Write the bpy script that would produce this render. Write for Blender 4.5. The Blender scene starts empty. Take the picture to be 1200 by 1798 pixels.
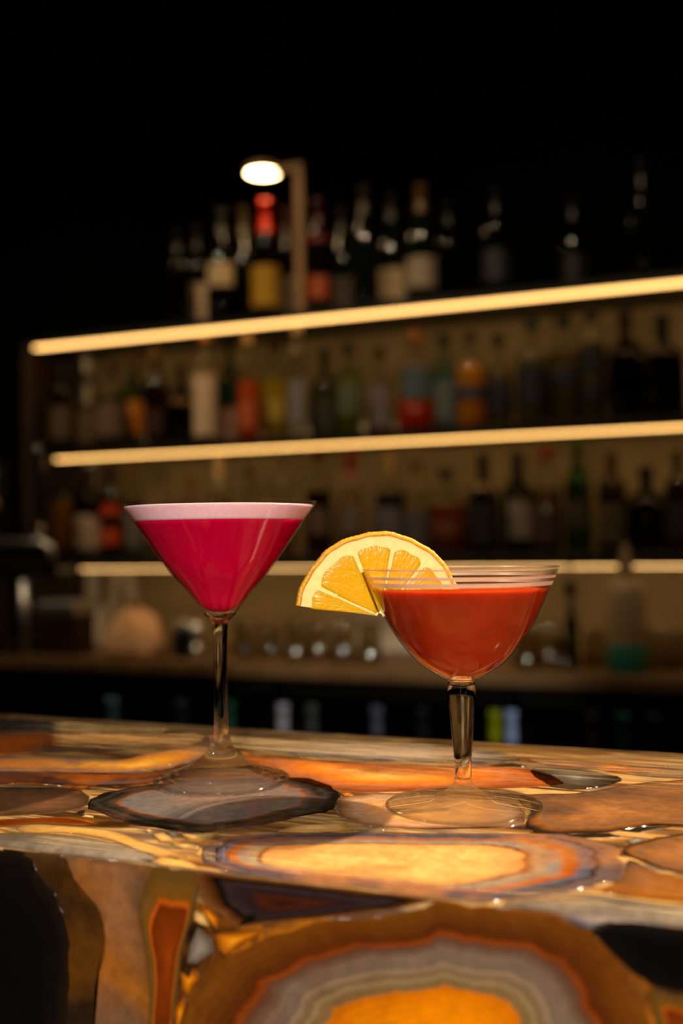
import bpy, math, random
from mathutils import Vector, Matrix
random.seed(7)
S = bpy.context.scene
COL = S.collection

# ------------------------------------------------------------------ camera
FPX, W, H = 1900.0, 1200.0, 1798.0
YAW, PITCH, ROLL = math.radians(22.5), math.radians(1.84), math.radians(0.75)
CAM = Vector((0, 0, 1.2305))
f0 = Vector((-math.sin(YAW), math.cos(YAW), 0)); r0 = Vector((math.cos(YAW), math.sin(YAW), 0))
FWD = f0 * math.cos(PITCH) + Vector((0, 0, 1)) * math.sin(PITCH)
u0 = r0.cross(FWD)
RGT = r0 * math.cos(ROLL) - u0 * math.sin(ROLL)
UPV = r0 * math.sin(ROLL) + u0 * math.cos(ROLL)
cd = bpy.data.cameras.new('camera'); cam = bpy.data.objects.new('camera', cd); COL.objects.link(cam)
m = Matrix((RGT, UPV, -FWD)).transposed().to_4x4(); m.translation = CAM
cam.matrix_world = m
cd.sensor_fit = 'VERTICAL'; cd.sensor_height = 36.0; cd.lens = 36.0 * FPX / H
cd.clip_start = 0.02; cd.clip_end = 30
cd.dof.use_dof = True; cd.dof.focus_distance = 0.55; cd.dof.aperture_fstop = 4.0
S.camera = cam

# ------------------------------------------------------------------ world, lights, exposure
wd = bpy.data.worlds.new('world'); S.world = wd; wd.use_nodes = True
wd.node_tree.nodes['Background'].inputs[0].default_value = (1.0, 0.8, 0.6, 1)
wd.node_tree.nodes['Background'].inputs[1].default_value = 0.004
S.view_settings.view_transform = 'Standard'; S.view_settings.look = 'None'
S.view_settings.exposure = 0.0; S.view_settings.gamma = 1.0
try: S.view_settings.use_curve_mapping = False
except Exception: pass
cy = S.cycles
cy.use_denoising = True; cy.max_bounces = 14; cy.transparent_max_bounces = 32; cy.transmission_bounces = 12
cy.sample_clamp_indirect = 6.0; cy.caustics_reflective = True; cy.caustics_refractive = True

def spot(name, loc, target, power, color, size, angle, blend=0.4):
    l = bpy.data.lights.new(name, 'SPOT'); o = bpy.data.objects.new(name, l); COL.objects.link(o)
    l.energy = power; l.color = color; l.shadow_soft_size = size; l.spot_size = math.radians(angle); l.spot_blend = blend
    o.location = loc
    o.rotation_euler = (Vector(target) - Vector(loc)).to_track_quat('-Z', 'Y').to_euler()
    return o
# ceiling downlight above the aisle behind the glasses, then two added unseen fills
spot('ceiling_spot_aisle', (1.05, 1.35, 2.92), (-0.12, 0.44, 1.10), 560, (1.0, 0.76, 0.48), 0.03, 15, .9)
spot('front_fill_spot', (1.0, -2.5, 2.25), (-0.17, 0.52, 1.19), 560, (1.0, 0.88, 0.72), 0.04, 13, .5)  # added unseen fill for the drink fronts
spot('side_fill_spot', (-1.6, -0.4, 2.90), (-0.25, 0.50, 1.12), 14, (1.0, 0.84, 0.66), 0.04, 20, .6)  # added weak fill from the side, no fixture known
# added unseen spots over the aisle, general fill for the shelves
for lx in (-2.1, -1.3, -0.5):
    spot('shelf_fill_spot', (lx, 1.35, 2.95), (lx - .05, 2.65, 1.30), 34, (1.0, 0.72, 0.42), 0.02, 62, .7)

# ------------------------------------------------------------------ projection helpers (world planes)
def ray(px, py):
    return (FWD + RGT * ((px - W / 2) / FPX) - UPV * ((py - H / 2) / FPX))
def on_z(px, py, z):
    d = ray(px, py); t = (z - CAM.z) / d.z
    return CAM + d * t
def on_y(px, py, y):
    d = ray(px, py); t = y / d.y
    return CAM + d * t
def depth_of(p): return (Vector(p) - CAM).dot(FWD)

# ------------------------------------------------------------------ mesh helpers
def obj(name, verts, faces, mat, parent=None, smooth=False, loc=None, attrs=None):
    me = bpy.data.meshes.new(name); me.from_pydata([tuple(v) for v in verts], [], faces); me.update()
    if smooth: me.polygons.foreach_set('use_smooth', [True] * len(me.polygons))
    if attrs:
        for k, vals in attrs.items():
            a = me.attributes.new(k, 'FLOAT', 'POINT'); a.data.foreach_set('value', vals)
    if mat: me.materials.append(mat)
    o = bpy.data.objects.new(name, me); COL.objects.link(o)
    if parent: o.parent = parent
    if loc is not None: o.location = loc
    return o
def empty(name, loc=(0, 0, 0), rz=0.0):
    o = bpy.data.objects.new(name, None); o.empty_display_size = 0.02; COL.objects.link(o)
    o.location = loc; o.rotation_euler = (0, 0, rz); return o
def tag(o, label=None, cat=None, group=None, kind=None):
    if label: o['label'] = label
    if cat: o['category'] = cat
    if group: o['group'] = group
    if kind: o['kind'] = kind
    return o
def lathe(prof, segs=24, sq=0.0, close_bottom=False, close_top=False, phase=0.0):
    """prof: list of (r, z). sq > 0 squares the cross-section off."""
    V, F = [], []
    for r, z in prof:
        for k in range(segs):
            a = 2 * math.pi * (k + 0.5) / segs + phase
            c, s = math.cos(a), math.sin(a)
            q = 1.0
            if sq > 0:
                n = 2 + sq * 8
                q = (abs(c) ** n + abs(s) ** n) ** (-1.0 / n)
            V.append((r * c * q, r * s * q, z))
    n = len(prof)
    for i in range(n - 1):
        for k in range(segs):
            a, b = i * segs + k, i * segs + (k + 1) % segs
            F.append((a, b, b + segs, a + segs))
    if close_bottom: F.append(tuple(reversed(range(segs))))
    if close_top: F.append(tuple(range((n - 1) * segs, n * segs)))
    return V, F
def box(x0, x1, y0, y1, z0, z1, b=0.0):
    """box with chamfered edges along X (and plain ends)."""
    if b <= 0:
        V = [(x, y, z) for x in (x0, x1) for y in (y0, y1) for z in (z0, z1)]
        F = [(0, 1, 3, 2), (4, 6, 7, 5), (0, 4, 5, 1), (2, 3, 7, 6), (0, 2, 6, 4), (1, 5, 7, 3)]
        return V, F
    pr = [(y0 + b, z0), (y1 - b, z0), (y1, z0 + b), (y1, z1 - b), (y1 - b, z1), (y0 + b, z1), (y0, z1 - b), (y0, z0 + b)]
    V = [(x0, y, z) for y, z in pr] + [(x1, y, z) for y, z in pr]
    F = [tuple(reversed(range(8))), tuple(range(8, 16))]
    for k in range(8):
        j = (k + 1) % 8
        F.append((k, j, j + 8, k + 8))
    return V, F
def tube(pts, r, segs=12):
    V, F = [], []
    P = [Vector(p) for p in pts]
    rr = r if isinstance(r, (list, tuple)) else [r] * len(P)
    up = Vector((0.13, 0.31, 0.94))
    for i, p in enumerate(P):
        t = (P[min(i + 1, len(P) - 1)] - P[max(i - 1, 0)]).normalized()
        a = t.cross(up)
        if a.length < 1e-4: a = t.cross(Vector((1, 0, 0)))
        a.normalize(); b = t.cross(a)
        for k in range(segs):
            th = 2 * math.pi * k / segs
            V.append(p + (a * math.cos(th) + b * math.sin(th)) * rr[i])
    for i in range(len(P) - 1):
        for k in range(segs):
            x, y = i * segs + k, i * segs + (k + 1) % segs
            F.append((x, x + segs, y + segs, y))
    F.append(tuple(range(segs))); F.append(tuple(reversed(range((len(P) - 1) * segs, len(P) * segs))))
    return V, F
def join(parts):
    V, F = [], []
    for v, f in parts:
        o = len(V); V += list(v); F += [tuple(i + o for i in q) for q in f]
    return V, F

# ------------------------------------------------------------------ material helpers
def lin(c):
    return tuple(((x / 255.0) / 12.92 if x / 255.0 <= 0.04045 else (((x / 255.0) + 0.055) / 1.055) ** 2.4) for x in c)
def newmat(name):
    m = bpy.data.materials.new(name); m.use_nodes = True
    nt = m.node_tree; nt.nodes.clear()
    out = nt.nodes.new('ShaderNodeOutputMaterial')
    return m, nt, out
def N(nt, t, **kw):
    n = nt.nodes.new(t)
    for k, v in kw.items():
        if k.startswith('i_'):
            n.inputs[k[2:].replace('_', ' ')].default_value = v
        else: setattr(n, k, v)
    return n
def principled(name, color, rough=0.5, metal=0.0, spec=0.5, noise=0.0, nscale=20.0, sss=0.0, sssr=(1, .3, .1), emit=None, estr=0.0, bump=0.0, coat=0.0):
    m, nt, out = newmat(name)
    b = N(nt, 'ShaderNodeBsdfPrincipled')
    b.inputs['Base Color'].default_value = (*color, 1); b.inputs['Roughness'].default_value = rough
    b.inputs['Metallic'].default_value = metal; b.inputs['Specular IOR Level'].default_value = spec
    b.inputs['Coat Weight'].default_value = coat
    if sss:
        b.inputs['Subsurface Weight'].default_value = sss; b.inputs['Subsurface Radius'].default_value = sssr
        b.inputs['Subsurface Scale'].default_value = 0.01
    if emit: b.inputs['Emission Color'].default_value = (*emit, 1); b.inputs['Emission Strength'].default_value = estr
    if noise or bump:
        tc = N(nt, 'ShaderNodeTexCoord'); nz = N(nt, 'ShaderNodeTexNoise'); nz.inputs['Scale'].default_value = nscale
        nz.inputs['Detail'].default_value = 5
        nt.links.new(tc.outputs['Object'], nz.inputs['Vector'])
        if noise:
            mx = N(nt, 'ShaderNodeMixRGB', blend_type='MULTIPLY'); mx.inputs[0].default_value = noise
            mx.inputs[1].default_value = (*color, 1)
            cr = N(nt, 'ShaderNodeValToRGB'); cr.color_ramp.elements[0].position = .3; cr.color_ramp.elements[1].position = .7
            cr.color_ramp.elements[0].color = (.25, .22, .2, 1)
            nt.links.new(nz.outputs['Fac'], cr.inputs[0]); nt.links.new(cr.outputs[0], mx.inputs[2]); nt.links.new(mx.outputs[0], b.inputs['Base Color'])
        if bump:
            bp = N(nt, 'ShaderNodeBump'); bp.inputs['Strength'].default_value = bump; bp.inputs['Distance'].default_value = .002
            nt.links.new(nz.outputs['Fac'], bp.inputs['Height']); nt.links.new(bp.outputs[0], b.inputs['Normal'])
    nt.links.new(b.outputs[0], out.inputs[0]); return m
def thin_glass(name, tint=(.97, .98, .97), rough=0.02, ior=1.45, gain=1.0):
    """thin-walled glass: what is not mirrored at the surface passes straight through, tinted"""
    m, nt, out = newmat(name)
    lw = N(nt, 'ShaderNodeLayerWeight'); lw.inputs['Blend'].default_value = .5
    pw = N(nt, 'ShaderNodeMath', operation='POWER'); nt.links.new(lw.outputs['Facing'], pw.inputs[0]); pw.inputs[1].default_value = 5.0
    fr = N(nt, 'ShaderNodeMath', operation='MULTIPLY_ADD', use_clamp=True); nt.links.new(pw.outputs[0], fr.inputs[0])
    f_ = ((ior - 1) / (ior + 1)) ** 2
    fr.inputs[1].default_value = 1 - f_; fr.inputs[2].default_value = f_
    tr = N(nt, 'ShaderNodeBsdfTransparent'); tr.inputs[0].default_value = (*tint, 1)
    gl = N(nt, 'ShaderNodeBsdfGlossy'); gl.inputs['Roughness'].default_value = rough; gl.inputs[0].default_value = (gain, gain, gain, 1)
    mx = N(nt, 'ShaderNodeMixShader')
    nt.links.new(fr.outputs[0], mx.inputs[0]); nt.links.new(tr.outputs[0], mx.inputs[1]); nt.links.new(gl.outputs[0], mx.inputs[2])
    nt.links.new(mx.outputs[0], out.inputs[0]); return m
def glass(name, color=(.99, .99, .985), ior=1.5):
    m, nt, out = newmat(name)
    g = N(nt, 'ShaderNodeBsdfGlass'); g.inputs['IOR'].default_value = ior; g.inputs['Roughness'].default_value = 0.0; g.inputs[0].default_value = (*color, 1)
    nt.links.new(g.outputs[0], out.inputs[0]); return m
def emitter(name, color, strength):
    m, nt, out = newmat(name)
    e = N(nt, 'ShaderNodeEmission'); e.inputs[0].default_value = (*color, 1); e.inputs[1].default_value = strength
    nt.links.new(e.outputs[0], out.inputs[0]); return m

def agate(name, stops, wob=0.10, wscale=28.0, glow=0.3, fine=0.0, mottle=0.25, rough=0.05, glow_pow=1.25, spec=.5, patch=None, pamt=.6, pscale=11.0):
    """banded stone: colour follows the ring attribute 'band' (0 core .. 1 rim) bent by noise, with cloudy patches; emission stands in for light from a panel behind"""
    m, nt, out = newmat(name); L = nt.links.new
    at = N(nt, 'ShaderNodeAttribute', attribute_name='band')
    tc = N(nt, 'ShaderNodeTexCoord')
    prev = at.outputs['Fac']
    for sc_, am in ((wscale, wob * 2), (wscale * 3.7, wob * .7)):
        nz = N(nt, 'ShaderNodeTexNoise'); nz.inputs['Scale'].default_value = sc_; nz.inputs['Detail'].default_value = 2; nz.inputs['Roughness'].default_value = .5
        L(tc.outputs['Object'], nz.inputs['Vector'])
        a = N(nt, 'ShaderNodeMath', operation='SUBTRACT'); L(nz.outputs['Fac'], a.inputs[0]); a.inputs[1].default_value = .5
        b = N(nt, 'ShaderNodeMath', operation='MULTIPLY_ADD'); L(a.outputs[0], b.inputs[0]); b.inputs[1].default_value = am; L(prev, b.inputs[2])
        prev = b.outputs[0]
    cr = N(nt, 'ShaderNodeValToRGB'); el = cr.color_ramp.elements
    for i, (p, c) in enumerate(stops):
        e = el[i] if i < 2 else el.new(p)
        e.position = p; e.color = (*lin(c), 1)
    L(prev, cr.inputs[0])
    col = cr.outputs[0]
    if fine:
        sn = N(nt, 'ShaderNodeMath', operation='MULTIPLY'); L(prev, sn.inputs[0]); sn.inputs[1].default_value = 130
        s2 = N(nt, 'ShaderNodeMath', operation='SINE'); L(sn.outputs[0], s2.inputs[0])
        s3 = N(nt, 'ShaderNodeMath', operation='MULTIPLY_ADD'); L(s2.outputs[0], s3.inputs[0]); s3.inputs[1].default_value = .5 * fine; s3.inputs[2].default_value = 1 - .5 * fine
        mm = N(nt, 'ShaderNodeMixRGB', blend_type='MULTIPLY'); mm.inputs[0].default_value = 1; L(col, mm.inputs[1]); L(s3.outputs[0], mm.inputs[2]); col = mm.outputs[0]
    if patch:
        n4 = N(nt, 'ShaderNodeTexNoise'); n4.inputs['Scale'].default_value = pscale; n4.inputs['Detail'].default_value = 5; n4.inputs['Distortion'].default_value = .8
        L(tc.outputs['Object'], n4.inputs['Vector'])
        m4 = N(nt, 'ShaderNodeMapRange'); m4.inputs[1].default_value = .46; m4.inputs[2].default_value = .64; m4.inputs[3].default_value = 0; m4.inputs[4].default_value = pamt
        L(n4.outputs['Fac'], m4.inputs[0])
        mm = N(nt, 'ShaderNodeMixRGB'); L(m4.outputs[0], mm.inputs[0]); L(col, mm.inputs[1]); mm.inputs[2].default_value = (*lin(patch), 1); col = mm.outputs[0]
    n2 = N(nt, 'ShaderNodeTexNoise'); n2.inputs['Scale'].default_value = 160; n2.inputs['Detail'].default_value = 6; n2.inputs['Roughness'].default_value = .65
    L(tc.outputs['Object'], n2.inputs['Vector'])
    mr = N(nt, 'ShaderNodeMapRange'); mr.inputs[1].default_value = .3; mr.inputs[2].default_value = .7; mr.inputs[3].default_value = 1 - mottle; mr.inputs[4].default_value = 1 + mottle * .4
    L(n2.outputs['Fac'], mr.inputs[0])
    mm = N(nt, 'ShaderNodeMixRGB', blend_type='MULTIPLY'); mm.inputs[0].default_value = 1; L(col, mm.inputs[1]); L(mr.outputs[0], mm.inputs[2]); col = mm.outputs[0]
    p = N(nt, 'ShaderNodeBsdfPrincipled'); p.inputs['Roughness'].default_value = rough; p.inputs['IOR'].default_value = 1.52; p.inputs['Specular IOR Level'].default_value = spec
    L(col, p.inputs['Base Color'])
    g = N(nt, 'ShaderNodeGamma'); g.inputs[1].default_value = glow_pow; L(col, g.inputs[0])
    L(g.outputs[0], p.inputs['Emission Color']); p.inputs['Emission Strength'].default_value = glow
    # faint polishing waves
    mp = N(nt, 'ShaderNodeMapping'); mp.inputs['Scale'].default_value = (14, 90, 90); L(tc.outputs['Object'], mp.inputs[0])
    n3 = N(nt, 'ShaderNodeTexNoise'); n3.inputs['Scale'].default_value = 1.0; n3.inputs['Detail'].default_value = 2; L(mp.outputs[0], n3.inputs['Vector'])
    bp = N(nt, 'ShaderNodeBump'); bp.inputs['Strength'].default_value = .10; bp.inputs['Distance'].default_value = .001
    L(n3.outputs['Fac'], bp.inputs['Height']); L(bp.outputs[0], p.inputs['Normal'])
    L(p.outputs[0], out.inputs[0]); return m

M = {}
M['black'] = principled('matte_black', (.002, .002, .002), .6, spec=.05, noise=.3)
M['ceiling'] = principled('black_ceiling_paint', (.002, .0018, .0016), .9, spec=0, noise=.3, nscale=4)
M['floor'] = principled('dark_floor', (.02, .016, .012), .5, noise=.6, nscale=6)
M['room'] = principled('dark_room_plaster', (.02, .017, .014), .8, spec=0, noise=.4, nscale=3)
M['back'] = principled('beige_stone_wall', lin((230, 216, 190)), .55, noise=.3, nscale=9, bump=.3)
M['shelf'] = principled('black_shelf_board', (.012, .010, .008), .35, noise=.4, nscale=30)
M['wood'] = principled('brown_worktop', lin((112, 84, 50)), .4, noise=.5, nscale=14)
M['darkwood'] = principled('dark_panel_wood', lin((60, 42, 26)), .5, noise=.5, nscale=12)
M['steel'] = principled('brushed_steel', (.72, .74, .78), .42, metal=1.0, noise=.2, nscale=60)
M['chrome'] = principled('chrome', (.8, .82, .85), .08, metal=1.0, noise=.05, nscale=40)
M['gloss_black'] = principled('gloss_black', (.008, .008, .009), .18, noise=.2)
M['led1'] = emitter('warm_led_upper', (1.0, .54, .16), 4.0)
M['led2'] = emitter('warm_led_middle', (1.0, .53, .15), 4.3)
M['led3'] = emitter('warm_led_lower', (1.0, .55, .18), 4.3)
M['lampdisc'] = emitter('lamp_diffuser', (1.0, .66, .32), 26.0)
M['lampbody'] = principled('tan_lamp_enamel', lin((190, 150, 100)), .45, metal=.0, noise=.3, nscale=40)
M['glass'] = glass('clear_glass')
M['thin'] = thin_glass('thin_glass_wall', ior=1.32)
def part_glass(name, k):
    m = thin_glass(name); nt = m.node_tree
    out = [n for n in nt.nodes if n.type == 'OUTPUT_MATERIAL'][0]; src = out.inputs[0].links[0].from_socket
    g = N(nt, 'ShaderNodeBsdfGlass'); g.inputs['IOR'].default_value = 1.48; g.inputs['Roughness'].default_value = 0
    mx = N(nt, 'ShaderNodeMixShader'); mx.inputs[0].default_value = k
    nt.links.new(src, mx.inputs[1]); nt.links.new(g.outputs[0], mx.inputs[2]); nt.links.new(mx.outputs[0], out.inputs[0]); return m
M['footglass'] = part_glass('foot_glass', .22)

# ------------------------------------------------------------------ setting
ZT = 1.10                                                     # counter top height
YF = on_z(600, 1553, ZT).y; YB = on_z(600, 1284, ZT).y        # counter front and back edge
YS = 2.59                                                     # front plane of the shelves
ZL = [on_y(600, yy, YS).z for yy in (556, 780, 996)]          # heights of the three light lines
YW = YS + 0.27                                                # wall behind the shelves
ZC = on_y(600, 1168, YS - .12).z                              # back-bar worktop height

def struct(name, vf, mat): return tag(obj(name, *vf, mat), kind='structure')
struct('floor', box(-5, 4, -3, YW + .4, -.05, 0), M['floor'])
struct('ceiling', box(-5, 4, -3, YW + .4, 3.0, 3.05), M['ceiling'])
struct('wall_left', box(-5.05, -5, -3, YW + .4, 0, 3), M['room'])
struct('wall_right', box(4, 4.05, -3, YW + .4, 0, 3), M['room'])
struct('wall_front', box(-5, 4, -3.05, -3, 0, 3), M['room'])
ZSPLIT = ZL[0] + .02
struct('wall_back', join([box(-5, 4, YW + .03, YW + .08, 0, 3)]), M['ceiling'])
XL = [on_y(x, y, YS).x for x, y in ((60, 612), (97, 806), (142, 998))]
struct('trim_1', box(XL[0] - .02, 1.2, YW, YW + .03, ZC - .03, ZSPLIT), M['back'])

# ------------------------------------------------------------------ shelves with light lines
names = ['upper', 'middle', 'lower']
ZTOPS = []
for i in range(3):
    z = ZL[i]; x0, x1 = XL[i], 1.1
    t = empty('wall_shelf', ((x0 + x1) / 2, YS, z))
    tag(t, ['long black shelf under the wine bottles, brightest light line along its front edge',
            'long black shelf in the middle, glowing light line with one break',
            'lowest black shelf just above the back worktop, dimmest light line'][i], 'shelf', 'back bar shelves')
    w = (x1 - x0) / 2
    obj('board', *box(-w, w, .004, YW - YS - .001, .006, .030, .002), M['shelf'], t)
    # half-round diffuser along the lower front edge, in lengths with short breaks
    if i == 0: segs = [(x0, x1)]
    elif i == 1:
        xb = on_y(476, 790, YS).x
        segs = [(x0, xb - .004), (xb + .004, x1)]
    else:
        xs = [on_y(q, 994, YS).x for q in (1000, 1100)]
        segs = [(x0, xs[0] - .006), (xs[0] + .006, xs[1] - .006), (xs[1] + .006, x1)]
    hf = (.0064, .0042, .0028)[i] - .003
    obj('light_channel', *box(-w, w, -.003, .0035, hf + .0002, .026), M['shelf'], t)
    for (a, b) in segs:
        pr = [(-.002, hf), (-.002, -.0024), (-.0012, -.003), (.015, -.003), (.016, -.0024), (.016, .0055)]
        cx = (x0 + x1) / 2
        V = [(a - cx, y, zz) for y, zz in pr] + [(b - cx, y, zz) for y, zz in pr]
        n = len(pr); F = [(k, k + 1, k + 1 + n, k + n) for k in range(n - 1)] + [tuple(range(n)), tuple(reversed(range(n, 2 * n)))]
        tag(obj('light_line', V, F, M['led%d' % (i + 1)], t), 'warm glowing light strip')
    ZTOPS.append(z + .030)

# end panel at the tap end of the shelves
ep = obj('end_panel', *box(XL[0] - .06, XL[0] - .022, YS + .02, YW + .02, ZC, ZL[0] + .02, .003), M['darkwood'])
tag(ep, 'narrow dark wooden upright closing the shelf end near the beer tap', 'panel')

# ------------------------------------------------------------------ back-bar worktop and cabinet with bottle fridge
wt = obj('back_worktop', *box(-3.2, 1.3, YS - .14, YW - .001, ZC - .035, ZC, .004), M['wood'])
tag(wt, 'long brown worktop below the lowest lit shelf', 'worktop')
fr = empty('bottle_fridge', (-.8, YS - .1, 0))
tag(fr, 'long black undercounter bottle fridge beneath the brown worktop', 'fridge')
zf0, zf1 = .30, ZC - .036
obj('back_panel', *box(-2.2, 2.0, .34, .36, .02, zf1), M['black'], fr)
obj('header', *box(-2.2, 2.0, 0, .34, zf1 - .03, zf1), M['black'], fr)
obj('floor_board', *box(-2.2, 2.0, 0, .34, .02, .10), M['black'], fr)
ZR = .50
obj('rack', *box(-2.2, 2.0, .01, .34, ZR - .015, ZR), M['black'], fr)
M['doorglass'] = thin_glass('fridge_door_glass', (.75, .75, .75), .03)
for k in range(7):
    xa = -2.2 + .6 * k + .02
    dr = obj('door', *box(xa, xa + .56, -.02, -.005, .11, .13), M['black'], fr)
    obj('pane', *box(xa + .02, xa + .54, -.015, -.011, .13, zf1 - .045), M['doorglass'], dr)
    obj('rail', *box(xa, xa + .56, -.02, -.005, zf1 - .045, zf1 - .001), M['black'], dr)
obj('fridge_fill', *box(-2.1, 1.9, .10, .12, zf1 - .036, zf1 - .031), emitter('fridge_fill_cool', (.85, .96, 1.0), 1.8), fr)  # added hidden glow strip that brightens the bottle tops

# ------------------------------------------------------------------ bottles
PROF = {
 'wine':   [(.0, .012), (.85, .0), (1, .02), (1, .60), (.92, .66), (.62, .72), (.42, .77), (.37, .82), (.36, .95), (.41, .955), (.41, .985)],
 'sloped': [(.0, .012), (.85, .0), (1, .02), (1, .46), (.95, .54), (.75, .64), (.50, .74), (.37, .82), (.34, .95), (.39, .955), (.39, .985)],
 'spirit': [(.0, .010), (.90, .0), (1, .02), (1, .62), (.95, .68), (.75, .73), (.45, .76), (.36, .79), (.34, .90), (.40, .905), (.40, .93)],
 'squat':  [(.0, .012), (.92, .0), (1, .025), (1, .52), (.96, .60), (.78, .66), (.42, .70), (.30, .73), (.28, .88), (.34, .885), (.34, .92)],
 'cone':   [(.0, .010), (.75, .0), (.80, .02), (1, .55), (.98, .62), (.70, .70), (.40, .75), (.33, .79), (.31, .91), (.37, .915), (.37, .94)],
 'slim':   [(.0, .010), (.90, .0), (1, .015), (1, .70), (.85, .75), (.50, .79), (.42, .82), (.40, .93), (.45, .935), (.45, .95)],
}
_g = {}
def bglass(c, alpha_dark=False):
    k = ('g', c)
    if k not in _g: _g[k] = thin_glass('bottle_glass_%d' % len(_g), tuple(x / 255 for x in c), .04, 1.5)
    return _g[k]
def dglass(c):
    k = ('d', c)
    if k not in _g: _g[k] = principled('dark_bottle_%d' % len(_g), lin(c), .06, noise=.2, nscale=30)
    return _g[k]
def paint(c, r=.55):
    k = ('p', c, r)
    if k not in _g: _g[k] = principled('paper_%d' % len(_g), lin(c), r, noise=.25, nscale=60)
    return _g[k]
def liquid(c):
    k = ('l', c)
    if k not in _g:
        m, nt, out = newmat('spirit_%d' % len(_g))
        tr = N(nt, 'ShaderNodeBsdfTransparent'); tr.inputs[0].default_value = (*lin(c), 1)
        df = N(nt, 'ShaderNodeBsdfPrincipled'); df.inputs['Base Color'].default_value = (*lin(c), 1); df.inputs['Roughness'].default_value = .2
        mx = N(nt, 'ShaderNodeMixShader'); mx.inputs[0].default_value = .45
        nt.links.new(tr.outputs[0], mx.inputs[1]); nt.links.new(df.outputs[0], mx.inputs[2]); nt.links.new(mx.outputs[0], out.inputs[0])
        _g[k] = m
    return _g[k]
def rad_at(pr, z):
    for (ra, za), (rb, zb) in zip(pr, pr[1:]):
        if za <= z <= zb and zb > za: return ra + (rb - ra) * (z - za) / (zb - za)
    return pr[-1][0]
def bottle(name, loc, Hh, R, kind, body, label=None, lz=(.12, .5), cap=(20, 20, 20), liq=None, fill=.6, sq=0.0, dark=False, capz=None, foil=0.0, text=None, group=None, round_label=False, lw=75, second=None):
    rz = YAW + random.uniform(-.25, .25)
    t = empty(name, loc, rz)
    pr = [(r * R, z * Hh) for r, z in PROF[kind]]
    segs = 28
    mat = dglass(body) if dark else bglass(body)
    obj('glass_body', *lathe(pr, segs, sq, close_top=True), mat, t, smooth=True)
    if liq:
        lp = [(max(0, r - .003) if r > 0 else 0, z + .004) for r, z in pr if z < fill * Hh]
        lp.append((rad_at(pr, fill * Hh) - .003, fill * Hh))
        obj('liquid', *lathe(lp, segs, sq, close_top=True), liquid(liq), t, smooth=True)
    ztop = Hh; zc = (capz if capz else pr[-1][1] / Hh - .045)
    rc = pr[-1][0] + .0012
    if foil:
        fp = [(rad_at(pr, z * Hh) + .0008, z * Hh) for z in (foil, foil + .03, (foil + .95) / 2, .949)] + [(rc + .0002, .952 * Hh), (rc + .0002, Hh), (0, Hh)]
        obj('capsule', *lathe(fp, segs), paint(cap, .35), t, smooth=True)
    else:
        obj('cap', *lathe([(0, zc * Hh), (rc, zc * Hh), (rc, Hh - .002), (rc - .002, Hh), (0, Hh)], 20), paint(cap, .4), t, smooth=False)
    def patch(nm, col, za, zb, half, off):
        V, F = [], []; n = 14; rows = 10 if round_label else 2
        for j in range(rows):
            f = j / (rows - 1); z = (za + (zb - za) * f) * Hh
            hw = half * (math.sqrt(max(0.02, 1 - (2 * f - 1) ** 2)) if round_label else 1.0)
            for k in range(n + 1):
                a = -math.pi / 2 + math.radians(-hw + 2 * hw * k / n)
                c, s = math.cos(a), math.sin(a); q = 1.0
                if sq > 0:
                    e = 2 + sq * 8; q = (abs(c) ** e + abs(s) ** e) ** (-1.0 / e)
                r = (rad_at(pr, z) + off) * q
                V.append((r * c, r * s, z))
        for j in range(rows - 1):
            for k in range(n):
                F.append((j * (n + 1) + k, j * (n + 1) + k + 1, (j + 1) * (n + 1) + k + 1, (j + 1) * (n + 1) + k))
        obj(nm, V, F, paint(col), t, smooth=True)
    if label: patch('label', label, lz[0], lz[1], lw, .0012)
    if second: patch('neck_label_or_glint', second[0], second[1], second[2], 70, .0016)
    tag(t, text, 'bottle', group)
    return t
ORD = ['first', 'second', 'third', 'fourth', 'fifth', 'sixth', 'seventh', 'eighth', 'ninth', 'tenth', 'eleventh', 'twelfth', '13th', '14th', '15th', '16th', '17th', '18th', '19th', '20th', '21st', '22nd', '23rd', '24th', '25th', '26th', '27th', '28th', '29th', '30th']
PXM = depth_of((-1.07, YS + .1, 1.3)) / FPX
def row(items, z, ypx_of, where, group):
    n = 0
    for it in items:
        it = dict(it); px = it.pop('px'); dy = it.pop('dy', 0); dy = (.055, .165)[n % 2]; desc = it.pop('d'); nm = it.pop('n', 'spirit_bottle')
        p = on_y(px, ypx_of, YS + dy)
        s = depth_of(p) / FPX
        hp = it.pop('h'); wp = it.pop('w')
        bottle(nm, (p.x, YS + dy, z), hp * s, wp * s / 2, it.pop('k'), it.pop('c'), text='%s, %s from the tap, %s' % (desc, ORD[n], where), group=group, **it)
        n += 1
CL = (225, 225, 215); DG = (14, 20, 10); DB = (16, 9, 5)
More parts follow.
